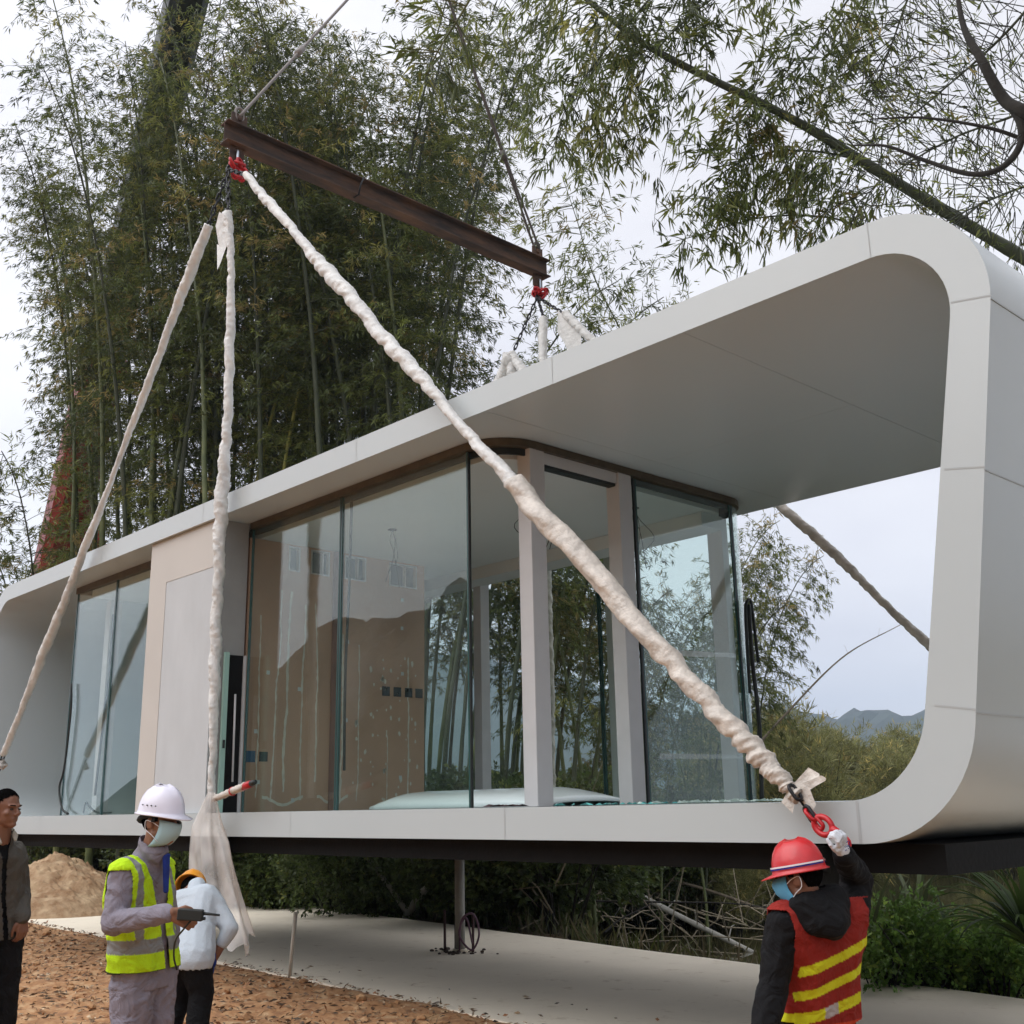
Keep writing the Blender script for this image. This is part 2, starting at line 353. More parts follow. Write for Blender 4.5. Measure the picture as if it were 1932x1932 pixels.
# ---------------------------------------------------------------- foliage
LEAFCOL = 1.5*np.array([1.12, 1.04, .9])*np.array([[.060, .082, .024], [.085, .108, .030], [.115, .135, .040], [.045, .062, .022], [.15, .155, .05], [.17, .145, .06]])
def leaf_quads(P, D, L, Wd, rg, cols=None, fold=.18):
    """P base points (n,3), D unit directions, L lengths, Wd widths -> quads"""
    n = len(P); up = rg.normal(size=(n, 3)); s = np.cross(D, up); s /= np.linalg.norm(s, axis=1)[:, None]+1e-9
    t = np.cross(s, D); m = P+D*(L*.42)[:, None]+t*(L*.03)[:, None]
    tip = P+D*L[:, None]-np.array([0, 0, 1])*(L*.10)[:, None]
    v = np.stack([P, m+s*(Wd*.5)[:, None], tip, m-s*(Wd*.5)[:, None]], 1).reshape(-1, 3)
    q = np.arange(n*4).reshape(-1, 4)
    if cols is None: cols = LEAFCOL[rg.choice(len(LEAFCOL), n, p=[.27, .27, .18, .18, .06, .04])]*rg.uniform(.75, 1.25, (n, 1))
    return v, q, np.repeat(cols, 4, 0)
def fans(P, D, rg, k=4, L=.15, W=.022, droop=.5, spread=.8, tone=None):
    """clusters of k leaves at each point"""
    n = len(P); P = np.repeat(P, k, 0)+rg.normal(size=(n*k, 3))*.02; D = np.repeat(D, k, 0)
    D = D+rg.normal(size=D.shape)*spread*.6; D[:, 2] -= droop*rg.uniform(.3, 1.3, n*k); D /= np.linalg.norm(D, axis=1)[:, None]+1e-9
    Ls = L*rg.uniform(.55, 1.25, n*k); cols = None
    if tone is not None: cols = np.repeat(tone, k, 0)*rg.uniform(.75, 1.3, (n*k, 1))
    return leaf_quads(P, D, Ls, W*rg.uniform(.7, 1.2, n*k), rg, cols)
def cat_meshes(parts):
    vs, qs, cs, o = [], [], [], 0
    for v, q, c in parts: vs.append(v); qs.append(q+o); cs.append(c); o += len(v)
    return np.concatenate(vs), np.concatenate(qs), np.concatenate(cs)
def curve_pts(ctrl, n):          # Catmull-Rom through control points
    C = [np.asarray(c, float) for c in ctrl]; C = [2*C[0]-C[1]]+C+[2*C[-1]-C[-2]]; out = []; m = len(C)-3
    for i in range(n):
        u = i/(n-1)*m; j = min(int(u), m-1); t = u-j; a, b, c, d = C[j:j+4]
        out.append(.5*((2*b)+(-a+c)*t+(2*a-5*b+4*c-d)*t*t+(-a+3*b-3*c+d)*t**3))
    return np.array(out)
def spray(pts, r0, r1, rg, t0=.2, nodes=30, per=2, blen=(1.4, .5), step=.13, k=4, L=.15, W=.022, droop=.5, tonevar=.3, side=None, up=.35, dens=1., culm_n=7, twig_r=.004):
    """culm along pts with leafy side branches; returns culm builder + leaf arrays"""
    n = len(pts); rad = np.linspace(r0, r1, n); mb = MB(); mb.tube(pts, [r*(1+(.12 if i % 3 == 0 else 0)) for i, r in enumerate(rad)], culm_n)
    LP, LD, TN = [], [], []
    for i in range(nodes):
        t = t0+(1-t0)*(i+rg.uniform(0, .8))/nodes; x = t*(n-1); j = min(int(x), n-2); p = pts[j]+(pts[j+1]-pts[j])*(x-j); ax = nrm(pts[j+1]-pts[j])
        tone = LEAFCOL[rg.choice(6, p=[.3, .28, .16, .16, .06, .04])]*rg.uniform(1-tonevar, 1+tonevar)
        for _ in range(per):
            if rg.random() > dens: continue
            d = rg.normal(size=3); d = nrm(d-ax*(d@ax)); d = nrm(d+ax*up)
            if side is not None: d = nrm(d+np.asarray(side)*rg.uniform(.2, 1))
            bl = (blen[0]*(1-t)+blen[1]*t)*rg.uniform(.5, 1.3); m = max(3, int(bl/step)); q = p.copy(); pp = [q.copy()]
            for s_ in range(m):
                d = nrm(d+rg.normal(size=3)*.10-V(0, 0, .10*droop*2)); q = q+d*bl/m; 
                if s_ >= 1: LP.append(q+rg.normal(size=3)*.05); LD.append(nrm(d+rg.normal(size=3)*.5)); TN.append(tone)
                if s_ % 2 == 0: pp.append(q.copy())
            pp.append(q.copy()); mb.tube(pp, np.linspace(twig_r*1.6, twig_r*.6, len(pp)), 3, cap=False)
    LP, LD, TN = np.array(LP), np.array(LD), np.array(TN)
    v, q, c = fans(LP, LD, rg, k, L, W, droop, .8, TN)
    return mb, (v, q, c)

# bamboo grove: a few variants, shared meshes
def bamboo_variant(seed, H, lean, t0=.25, nodes=34, per=3, cm=None, L=.15, W=.023, r=.055, dens=1.):
    rg = np.random.default_rng(seed); m = 26; t = np.linspace(0, 1, m)
    wob = np.cumsum(rg.normal(size=m))*.02
    pts = np.stack([lean*H*t**2.3+wob*.5, wob*.4, H*(t-.10*t**5*(lean*6))], -1)
    mb, (v, q, c) = spray(pts, r, .008, rg, t0, nodes, per, (1.5, .8), .11, 6, L, W, .45, .4, dens=dens)
    tmp = mb.build('culm', cm or M['culm']); me = tmp.data; bpy.data.objects.remove(tmp)
    return me, mesh_np('foliage', v, q, [M['leaf']], False, c)
def place_tree(var, name, loc, rz, label, cat, group, scale=1., pn=('culm', 'foliage'), culm_mat=None):
    r = empty(name, loc); r.rotation_euler = (0, 0, rz); r.scale = (scale,)*3
    tag(r, label, cat, group)
    a = link(pn[0], var[0], r); b = link(pn[1], var[1], r)
    if culm_mat: a.material_slots[0].link = 'OBJECT'; a.material_slots[0].material = culm_mat
    return r
def gp(px, D, dz=0.):            # point of the ground at image column px and forward distance D
    d = (at(px, 1530, D)-EYE); x, y = EYE[0]+d[0], EYE[1]+d[1]
    return V(x, y, float(height(x, y))+dz)

VT = [bamboo_variant(11+i, 16.+.6*i, .08+.03*(i % 4), t0=(.34, .52)[i % 2], nodes=(42, 34)[i % 2], per=4, r=.072) for i in range(6)]      # tall, dense
VS = [bamboo_variant(31+i, 11.5+.5*i, .16+.05*i, t0=.40, nodes=30, per=4, r=.05, dens=.8) for i in range(4)]      # shorter
VL = [bamboo_variant(51+i, 8.5+.5*i, .25, t0=.38, nodes=24, per=3, r=.03, L=.16) for i in range(3)]
GL = 'bamboos of the tall grove behind the pod'
rg = np.random.default_rng(21)
right0 = math.atan2(_r[1], _r[0])       # direction of image-right on the ground
def grove(n, pxr, Dr, vars_, lean, label, group, sc=(.9, 1.1), mats=None):
    for i in range(n):
        px = rg.uniform(*pxr); D = rg.uniform(*Dr); p = gp(px, D, -.1)
        a = right0+(0 if rg.random() < lean(px) else math.pi)+rg.normal()*.7
        lab = label
        if n > 50: lab = ('green', 'dark stemmed')[i % 2]+' grove bamboo behind '+('the vertical middle sling' if px < 460 else 'the near end of the rusty beam' if px < 580 else 'the upper part of the long diagonal sling' if px < 690 else 'the middle of the rusty beam' if px < 800 else 'the far half of the rusty beam')
        elif 'left clump' in label: lab = ('green', 'dark stemmed')[i % 2]+' bamboo of the left clump '+('left of the crane boom' if px < 160 else 'in front of the crane boom' if px < 250 else 'right of the crane boom')
        place_tree(vars_[rg.integers(len(vars_))], 'bamboo', p, a, lab, 'bamboo', group, rg.uniform(*sc), culm_mat=(mats[rg.integers(len(mats))] if mats else None))
cms = [M['culm'], M['culmd'], M['culmd'], M['culm']]
grove(20, (60, 330), (20, 27), VT, lambda p: .35, 'tall leafy bamboo of the left clump in front of the crane boom', 'bamboos of the left clump', (.98, 1.14), cms)
grove(52, (375, 800), (19, 27), VT, lambda p: .5+(p-600)/1200, 'tall green bamboo in the dense grove rising behind the pod roof', GL, (1.02, 1.25), cms)
grove(26, (790, 1130), (18, 25), VS, lambda p: .8, 'shorter arching bamboo at the right end of the grove behind the pod', 'shorter bamboos at the right of the grove', (.9, 1.05), cms)
grove(9, (-80, 90), (21, 26), VL, lambda p: .4, 'low bamboo at the far left edge beside the red crane boom', 'low bamboos at the far left', (.9, 1.25), cms)
grove(16, (960, 1420), (19, 30), VL, lambda p: .7, 'slanting young bamboo seen through the open glass room', 'slanting bamboos behind the open glass room', (.8, 1.1), cms)
yb = place_tree(VT[1], 'bamboo', gp(470, 20, -.1), right0+.3, 'yellow green bamboo culm standing out at the front of the grove', 'bamboo', None, .95, culm_mat=M['culmy'])
yb2 = place_tree(VT[3], 'bamboo', gp(400, 21, -.1), right0-.2, 'slim yellowish bamboo culm left of the middle wrapped sling', 'bamboo', None, .9, culm_mat=M['culmy'])

# bushes and undergrowth
def bush_variant(seed, r, h, n, L=.09, W=.05, tone=(.05, .08, .02), k=5, droop=.2, stems=14):
    rg = np.random.default_rng(seed); lob = [(rg.uniform(-.6, .6)*r, rg.uniform(-.6, .6)*r, rg.uniform(.35, .8)*h, rg.uniform(.35, .6)) for _ in range(7)]
    P = []
    for i in range(n):
        x, y, z, s = lob[rg.integers(7)]; d = nrm(rg.normal(size=3)); q = rg.random()**.45
        P.append((x+d[0]*s*r*q, y+d[1]*s*r*q, max(.05, z+d[2]*s*h*.75*q)))
    P = np.array(P); D = P-np.array([0, 0, h*.3]); D /= np.linalg.norm(D, axis=1)[:, None]
    tn = np.array(tone)*rg.uniform(.55, 1.5, (n, 1))*np.array([1, 1, 1]); y = rg.random(n) < .08; tn[y] *= np.array([2.0, 1.6, 1.4])
    v, q, c = fans(P, D, rg, k, L, W, droop, 1., tn)
    mb = MB()
    for i in range(stems):
        e = P[rg.integers(n)]; m_ = e*.5+rg.normal(size=3)*.08; mb.tube([(e[0]*.15, e[1]*.15, -.1), m_, e], [.02, .012, .005], 4, cap=False)
    tmp = mb.build('stem', M['bark']); me = tmp.data; bpy.data.objects.remove(tmp)
    return me, mesh_np('foliage', v, q, [M['leaf']], False, c)
BF = [bush_variant(70+i, 1.6, 2.2, 2600, .11, .055, (.075, .105, .03)) for i in range(3)]             # broad leaved
BN = [bush_variant(80+i, .8, 1.0, 700, .075, .042, (.16, .27, .06)) for i in range(3)]               # near shrubs
BR = [bush_variant(90+i, 1.6, 3.0, 2600, .26, .022, (.22, .22, .085), droop=.1) for i in range(3)]      # reedy
def scatter(vars_, name, n, pxr, Dr, label, cat, group, sc=(.8, 1.3), dz=-.1, pn=('stem', 'foliage'), clear=True):
    for i in range(n):
        p = gp(rg.uniform(*pxr), rg.uniform(*Dr), 0)
        p[2] = max(p[2], WATER)+dz
        place_tree(vars_[rg.integers(len(vars_))], name, p, rg.uniform(0, 6.28), label, cat, group, rg.uniform(*sc), pn)
for (a, b_) in [((330, 640), (19.5, 22)), ((640, 900), (17, 20)), ((900, 1050), (15.8, 18.0))]:
    scatter(BF, 'bush', 8, a, b_, 'dark broad leaved bush behind the slab '+('left of the forked tree' if a[1] < 700 else 'around the forked tree' if a[1] < 950 else 'right of the pipe post'), 'bush', 'bushes in the undergrowth behind the slab', (.6, 1.05))
scatter(BF, 'bush', 7, (60, 330), (22.5, 25), 'dark bush on the earth bank behind the clay mound', 'bush', 'bushes behind the clay mound', (.6, 1.1))
scatter(BR, 'reed_clump', 14, (1060, 1500), (22, 27), 'pale green reed clump overhanging the dark pond edge', 'reeds', 'reed clumps along the pond edge', (.45, .75), .0)
scatter(BF, 'bush', 14, (820, 1380), (22, 30), 'tall leafy bush behind the pond seen through the glass room', 'bush', 'tall bushes behind the pond', (.9, 1.25))
scatter(BR, 'reed_clump', 10, (1370, 1540), (28, 38), 'tall olive reed clump on the far bank seen through the terrace opening', 'reeds', 'tall reed clumps on the far bank', (.9, 1.5))
scatter(BR, 'reed_clump', 22, (1500, 1960), (45, 54), 'olive reed clump on the distant bank below the mountain', 'reeds', 'distant reed clumps below the mountain', (1.0, 1.45))
scatter(BF, 'bush', 20, (1400, 2000), (44, 55), 'rounded green bush on the far bank below the mountain', 'bush', 'bushes on the far bank', (.9, 1.35))
scatter(BR, 'reed_clump', 12, (1900, 2250), (36, 48), 'olive reed clump on the far bank at the right edge of the pond', 'reeds', 'reed clumps right of the pond', (.9, 1.5))
grove(3, (1330, 1440), (24, 31), VL, lambda p: .8, 'thin arching bamboo beyond the right corner glass of the room', 'thin bamboos beyond the right corner glass', (.95, 1.25), cms)
for i in range(9):  # bamboos out of view, added to darken the pod's right side
    x, y = rg.uniform(1.5, 7), rg.uniform(3.5, 12)
    if -x/y > .36: x = -.3*y
    place_tree(VT[i % 6], 'bamboo', (x, y, -.3), rg.uniform(-.6, 1.6), 'unseen tall bamboo added beyond the right edge to shade the pod corner', 'bamboo', 'unseen bamboos shading the pod corner', rg.uniform(.7, .9))
for i in range(4):  # unseen bushes added there too, keeping sky light off the pod
    place_tree(BF[i % 3], 'bush', (rg.uniform(2.0, 5), rg.uniform(2, 8), -.2), rg.uniform(0, 6), 'unseen leafy bush added beyond the right edge to shade the pod corner', 'bush', 'unseen bushes shading the pod corner', rg.uniform(1.3, 2.0))
rg3 = np.random.default_rng(61); n = 90000; px = rg3.uniform(150, 2150, n); Dd = 13+44*rg3.random(n)**.8
dirs = _f[None]+_r[None]*((px-966)/2091.07)[:, None]; X = dirs[:, 0]*Dd; Y = dirs[:, 1]*Dd; Z = height(X, Y); ok = (Z > WATER-.25) & (Y > slab_back(X)+.4) & (Z < 3); X, Y, Z, Dd = X[ok], Y[ok], Z[ok], Dd[ok]
D = rg3.normal(size=(len(X), 3))*.45; D[:, 2] = 1; D /= np.linalg.norm(D, axis=1)[:, None]; tc_ = np.array([[.12, .13, .045], [.16, .15, .07], [.09, .11, .03], [.20, .17, .10]])[rg3.integers(0, 4, len(X))]*rg3.uniform(.7, 1.2, (len(X), 1))
v, q, c = leaf_quads(np.stack([X, Y, np.maximum(Z, WATER-.05)-.03], -1), D, rg3.uniform(.18, .6, len(X))*(.6+Dd/40), .012+Dd*.0011, rg3, tc_)
tag(link('ground_cover', mesh_np('ground_cover', v, q, [M['leaf']], False, c)), 'rough grass and reeds covering the banks of the pond', 'ground cover', None, 'stuff')
# near shrubs right, behind the slab
for i in range(26):
    p = gp(1640+i*13+rg.uniform(-15, 15), rg.uniform(10.3, 12.2), 0); p[2] = max(p[2], WATER+.1)
    place_tree(BN[i % 3], 'shrub', p, rg.uniform(0, 6.28), 'low bright green shrub growing behind the slab at lower right', 'shrub', 'bright green shrubs behind the slab', rg.uniform(.5, .9), ('stem', 'foliage'))

# ---------------------------------------------------------------- the pod
YF, YB = 5.30, 9.45
def rounded(corners, radii, n=14):
    out = []; m = len(corners)
    for i in range(m):
        p0, p, p1 = V(*corners[i-1]), V(*corners[i]), V(*corners[(i+1) % m]); a, b = nrm(p0-p), nrm(p1-p)
        th = math.acos(a@b)/2; tl = radii[i]/math.tan(th); c = p+nrm(a+b)*radii[i]/math.sin(th)
        s, e = p+a*tl-c, p+b*tl-c; a0 = math.atan2(s[1], s[0]); a1 = math.atan2(e[1], e[0]); d = (a1-a0+math.pi) % (2*math.pi)-math.pi
        out += [c+radii[i]*V(math.cos(a0+d*k/n), math.sin(a0+d*k/n)) for k in range(n+1)]
    return out
OC = [(-16.00, 1.40), (-2.51, 1.40), (-1.955, 4.73), (-16.555, 4.73)]
IC = [(-15.765, 1.61), (-2.745, 1.61), (-2.19, 4.52), (-16.32, 4.52)]
oc = rounded(OC, [.66, .66, .60, .60]); ic = rounded(IC, [.50, .50, .42, .42])
pod = empty('prefab_pod', (-9.7, 7.4, 1.4)); tag(pod, 'long white rounded prefab pod with glass walls hanging in slings above the slab', 'prefab pod')
def P_(mb, name, mats, parent=pod, bevel=0, **k):
    o = mb.build(name, mats, None, bevel); o.parent = parent
    M_ = Matrix.Identity(4); q = parent
    t = Vector((0, 0, 0))
    while q is not None: t += Vector(q.location); q = q.parent
    o.location = -t; return o
mb = MB(); n = len(oc); b = mb.bm
vo = [[b.verts.new((p[0], y, p[1])) for p in oc] for y in (YF, YB)]; vi = [[b.verts.new((p[0], y, p[1])) for p in ic] for y in (YF, YB)]
for i in range(n):
    j = (i+1) % n
    f = b.faces.new((vo[0][i], vo[0][j], vo[1][j], vo[1][i])); f.smooth = True
    f = b.faces.new((vi[0][j], vi[0][i], vi[1][i], vi[1][j])); f.smooth = True
    b.faces.new((vi[0][i], vi[0][j], vo[0][j], vo[0][i])); b.faces.new((vo[1][i], vo[1][j], vi[1][j], vi[1][i]))
b.normal_update()
for e in b.edges:
    if len(e.link_faces) == 2 and e.link_faces[0].normal.angle(e.link_faces[1].normal) > .6: e.smooth = False
shell = P_(mb, 'shell', M['panel'])
# joints between the cladding panels
def lerp_path(path, pred): return [p for p in path if pred(p)]
def seam_front(x0, z0, x1, z1, wd=.006):
    d = nrm(V(x1-x0, z1-z0)); nn = V(-d[1], d[0])*wd/2; mb = MB()
    mb.poly([(x0-nn[0], YF-.0015, z0-nn[1]), (x0+nn[0], YF-.0015, z0+nn[1]), (x1+nn[0], YF-.0015, z1+nn[1]), (x1-nn[0], YF-.0015, z1-nn[1])]); P_(mb, 'panel_joint', M['seam'])
for x in (-2.68, -5.17, -7.57, -10.3, -12.8): seam_front(x, 4.52, x, 4.73)
for x, wd in ((-3.085, .016), (-5.75, .012), (-8.44, .005), (-11.2, .005), (-14.0, .005)): seam_front(x, 1.40, x, 1.61, wd)
for z in (2.03, 3.2, 4.07): xo = -1.955-(4.73-z)/6; seam_front(xo-.205, z+.03, xo+.001, z-.005, .009)
for z in (2.01, 3.18, 4.05):
    xo = -1.955-(4.73-z)*.1667; mb = MB(); mb.box((xo-.002, YF, z-.004), (xo+.0022, YB, z+.004)); P_(mb, 'panel_joint', M['seam'])
for y in (6.45, 8.0):
    pts = [p for p in oc if p[0] > -3.0]; mb = MB()
    for p, q in zip(pts[:-1], pts[1:]):
        d = nrm(q-p); nn = V(d[1], -d[0])*.0015
        mb.poly([(p[0]+nn[0], y-.004, p[1]+nn[1]), (q[0]+nn[0], y-.004, q[1]+nn[1]), (q[0]+nn[0], y+.004, q[1]+nn[1]), (p[0]+nn[0], y+.004, p[1]+nn[1])])
    bmesh.ops.remove_doubles(mb.bm, verts=mb.bm.verts[:], dist=.0008); P_(mb, 'panel_joint', M['seam'])
for lo_, hi_ in (((-4.002, YF+.01, 4.5185), (-3.998, YB-.01, 4.5195)), ((-5.902, YF+.01, 4.5185), (-5.898, YB-.01, 4.5195)), ((-5.896, 7.348, 4.5185), (-4.004, 7.352, 4.5195))):
    mb = MB(); mb.box(lo_, hi_); P_(mb, 'panel_joint', M['seam'])
# chassis
mb = MB(); mb.box((-15.5, 5.46, 1.25), (-2.98, 5.58, 1.397)); mb.box((-15.5, 9.2, 1.25), (-2.98, 9.32, 1.397))
for x in np.linspace(-15.5, -3.08, 13): mb.box((x, 5.58, 1.262), (x+.1, 9.2, 1.397))
mb.box((-15.4, 5.58, 1.37), (-2.98, 9.2, 1.394)); mb.box((-2.98, 5.461, 1.25), (-2.72, 9.319, 1.396))
P_(mb, 'chassis', M['chassis'])
for i, x in enumerate((-3.36, -9.8, -15.45)):
    mb = MB(); mb.box((x-.05, 5.24, 1.17), (x-.03, 5.46, 1.385)); mb.box((x+.05, 5.24, 1.17), (x+.07, 5.46, 1.385)); mb.box((x-.05, 5.3, 1.15), (x+.07, 5.46, 1.17)); mb.tube([(x-.07, 5.28, 1.27), (x+.09, 5.28, 1.27)], .022, 8)
    P_(mb, 'lifting_lug', M['chassis'], bevel=.004)

GX0, GX1 = -14.5, -6.2; GY0, GY1 = 5.72, 9.12; FZ, TZ = 1.612, 4.46
def path_arc(cx, cy, r, a0, a1, n=8): return [(cx+r*math.cos(a0+(a1-a0)*i/n), cy+r*math.sin(a0+(a1-a0)*i/n)) for i in range(n+1)]
RA = .38
fr_path = [(-10.0, GY0), (-6.58, GY0)]+path_arc(-6.58, GY0+RA, RA, -math.pi/2, 0)[1:]+[(-6.2, 8.78)]+path_arc(-6.54, 8.78, .34, 0, math.pi/2)[1:]+[(-12.6, GY1)]
def strip(path, z0, z1, off0, off1):
    """wall-like strip following a path, between two side offsets (left of travel is positive)"""
    mb = MB(); P = [V(*p) for p in path]; N_ = []
    for i in range(len(P)):
        t = nrm(P[min(i+1, len(P)-1)]-P[max(i-1, 0)]); N_.append(V(-t[1], t[0]))
    ring = [[mb.bm.verts.new((*(p+nn*o), z)) for o, z in ((off0, z0), (off1, z0), (off1, z1), (off0, z1))] for p, nn in zip(P, N_)]
    for a, c in zip(ring[:-1], ring[1:]):
        for k in range(4): mb.bm.faces.new((a[k], a[(k+1) % 4], c[(k+1) % 4], c[k]))
    mb.bm.faces.new(ring[0][::-1]); mb.bm.faces.new(ring[-1]); return mb
P_(strip(fr_path, 4.455, 4.516, -.035, .055), 'ceiling_track', M['track'])
P_(strip(fr_path, 4.40, 4.455, .030, .05), 'track_gasket', M['gasket'])
P_(strip([(-14.46, 9.12), (-14.46, GY0), (-11.56, GY0)], 4.44, 4.516, -.035, .055), 'ceiling_track', M['track'])
# inner ceiling (a little lower than the soffit) following the glass
inn = [(-14.35, 5.86), (-6.62, 5.86)]+path_arc(-6.62, 6.14, .28, -math.pi/2, 0)[1:]+[(-6.34, 8.72)]+path_arc(-6.6, 8.72, .26, 0, math.pi/2)[1:]+[(-14.35, 8.98)]
mb = MB(); lo = [mb.bm.verts.new((x, y, 4.395)) for x, y in inn]; hi = [mb.bm.verts.new((x, y, 4.512)) for x, y in inn]
mb.bm.faces.new(lo); mb.bm.faces.new(hi)
for i in range(len(inn)): j = (i+1) % len(inn); mb.bm.faces.new((lo[i], lo[j], hi[j], hi[i]))
P_(mb, 'inner_ceiling', M['interior'])
mb = MB(); mb.box((-12.6, 8.62, 4.25), (-6.42, 8.96, 4.393)); P_(mb, 'bulkhead', M['interior'])
mb = MB()  # flat black discs on the ceiling, coloured as the shade in downlight openings
for x, y in ((-7.0, 6.9), (-8.9, 6.7), (-6.75, 8.0)):
    mb.tube([(x, y, 4.394), (x, y, 4.388)], .05, 14)
P_(mb, 'downlight_hole_shade', M['gasket'])
for x, y, s in ((-7.0, 6.9, 1), (-8.9, 6.7, 2), (-6.75, 8.0, 3)):
    mb = MB(); rr = np.random.default_rng(s)
    for k in range(3):
        a = rr.uniform(0, 6.28); e = V(x, y, 4.39); mb.tube(curve_pts([e, e+V(.05*math.cos(a), .05*math.sin(a), -.12), e+V(.2*math.cos(a+.6), .2*math.sin(a+.6), -.28), e+V(.12*math.cos(a+1.2), .12*math.sin(a+1.2), -.42-.1*k)], 12), .004, 4)
    P_(mb, 'loose_wire', M['gasket'])

# glazing
def pane(poly_path, z0, z1, name='glass_pane', m=None, th=.012, frame=True, parent=pod):
    g = P_(strip(poly_path, z0, z1, 0, th), name, m or M['glass'], parent)
    # green ground edges
    for (x, y) in (poly_path[0], poly_path[-1]):
        mb = MB(); mb.box((x-.008, y-.006, z0), (x+.008, y+.018, z1)); e = mb.build('glass_edge', M['gedge']); e.parent = g
    return g
pane([(-9.99, GY0), (-8.40, GY0)], FZ, 4.45, m=M['glass'])
pane([(-8.37, GY0), (-6.59, GY0)], FZ, 4.45, m=M['glassf'])
mb = MB(); mb.box((-8.398, GY0-.004, FZ), (-8.372, GY0+.02, 4.45)); P_(mb, 'seal_strip', M['gasket'])
mb = MB(); mb.box((-6.588, GY0-.004, FZ), (-6.572, GY0+.02, 4.45)); P_(mb, 'seal_strip', M['gasket'])
pane([(-6.2, 7.36), (-6.2, 8.78)], FZ, 4.44, m=M['glassf'])
pane(path_arc(-6.54, 8.80, .34, 0, math.pi/2, 8), FZ, 4.44, 'curved_glass')
pane([(-12.55, GY1), (-10.3, GY1)], FZ, 4.44); pane([(-10.27, GY1), (-8.3, GY1)], FZ, 4.44); pane([(-8.27, GY1), (-6.56, GY1)], FZ, 4.44)
pane([(-14.46, GY0), (-13.27, GY0)], FZ, 4.44); pane([(-13.25, GY0), (-11.56, GY0)], FZ, 4.44)
mb = MB(); mb.box((-13.268, GY0-.004, FZ), (-13.252, GY0+.02, 4.44)); P_(mb, 'seal_strip', M['gasket'])
mb = MB(); mb.box((-6.21, 7.335, FZ), (-6.19, 7.358, 4.44)); P_(mb, 'seal_strip', M['gasket'])
mb = MB(); mb.box((-6.21, 8.785, FZ), (-6.19, 8.797, 4.44)); P_(mb, 'seal_strip', M['gasket'])
pane([(-14.5, 6.2), (-14.5, 9.0)], FZ, 4.44, m=M['glassf'])
# pillars
for x, y, a, c in ((-6.26, 6.13, .075, .085), (-6.26, 7.22, .075, .085), (-6.52, 9.0, .09, .05), (-10.12, 8.99, .07, .07), (-14.42, 6.2, .075, .08), (-14.42, 7.6, .075, .08), (-8.2, 9.24, .05, .05)):
    mb = MB(); mb.box((x-a, y-c, FZ), (x+a, y+c, 4.51 if x > -6.5 else 4.39)); P_(mb, 'pillar', M['pillar'], bevel=.006)
mb = MB(); mb.box((-6.32, 6.215, 4.36), (-6.205, 7.135, 4.514)); P_(mb, 'door_header', M['pillar'])
mb = MB(); mb.box((-6.30, 6.22, 4.335), (-6.22, 7.13, 4.36)); P_(mb, 'header_gasket', M['gasket'])
# partition of brown board with small high windows and socket boxes
wins = [(6.22, 6.36), (6.50, 6.74), (6.94, 7.23), (7.56, 7.96)]
mb = MB(); X0, X1 = -10.2, -10.1
mb.box((X0, 5.75, FZ), (X1, 8.08, 4.10)); mb.box((X0, 5.75, 4.37), (X1, 8.08, 4.394))
e = 5.75
for a, c in wins+[(8.08, 8.08)]:
    mb.box((X0, e, 4.10), (X1, a, 4.37)); e = c
rr = np.random.default_rng(4); mb.mi = 1
def streak(y, z0, z1, wd):
    zs = np.arange(z0, z1, .04); yy = y+np.cumsum(rr.normal(size=len(zs)))*.0035; ww = wd*rr.uniform(.4, 1.3, len(zs))
    for i in range(len(zs)-1):
        mb.poly([(X1+.0025, yy[i]-ww[i]/2, zs[i]), (X1+.0025, yy[i]+ww[i]/2, zs[i]), (X1+.0025, yy[i+1]+ww[i+1]/2, zs[i+1]), (X1+.0025, yy[i+1]-ww[i+1]/2, zs[i+1])])
for y, z0, z1, wd in ((5.93, 1.75, 3.6, .018), (6.1, 1.72, 3.9, .02), (6.24, 1.8, 3.9, .028), (6.45, 1.72, 3.8, .022), (6.62, 1.9, 3.8, .02), (6.93, 1.68, 3.5, .03), (7.15, 1.7, 3.4, .016), (7.55, 1.7, 2.5, .014), (7.86, 1.65, 3.3, .02)): streak(y, z0, z1, wd)
for _ in range(60):
    y, z, s = rr.uniform(7.1, 8.0), rr.uniform(1.7, 3.3), rr.uniform(.01, .03)
    mb.poly([(X1+.003, y+s*math.cos(a)*rr.uniform(.5, 1), z+1.6*s*math.sin(a)*rr.uniform(.5, 1)) for a in np.linspace(0, 5.5, 7)])
for z0, y0, y1 in ((1.70, 6.0, 6.5), (1.70, 6.65, 7.05)):
    ys = np.arange(y0, y1, .03); zz = z0+.04*np.cos((ys-y0)/(y1-y0)*6.28)+rr.normal(size=len(ys))*.004
    for i in range(len(ys)-1): mb.poly([(X1+.0032, ys[i], zz[i]), (X1+.0032, ys[i+1], zz[i+1]), (X1+.0032, ys[i+1], zz[i+1]+.03), (X1+.0032, ys[i], zz[i]+.03)])
part = P_(mb, 'partition', [M['brown'], M['plaster']])
M['sock'] = mat('socket_box', (.015, .02, .025), .5); M['blue'] = mat('blue_plastic', (.03, .09, .16), .5)
for (y, z, s) in [(7.53, 2.89, .065), (7.69, 2.89, .065), (7.85, 2.89, .065), (8.0, 2.89, .065), (5.85, 2.15, .07), (6.0, 2.15, .06)]:
    mb = MB()
    for q in ((-s, -s, s, -s+.008), (-s, s-.008, s, s), (-s, -s+.008, -s+.008, s-.008), (s-.008, -s+.008, s, s-.008)):
        mb.box((X1+.001, y+q[0]*.8, z+q[1]*.8), (X1+.006, y+q[2]*.8, z+q[3]*.8))
    mb.box((X1+.0005, y-s*.75, z-s*.75), (X1+.003, y+s*.75, z+s*.75))
    P_(mb, 'socket_box', M['blue'] if abs(y-5.85) < .01 else M['sock'])
mb = MB()
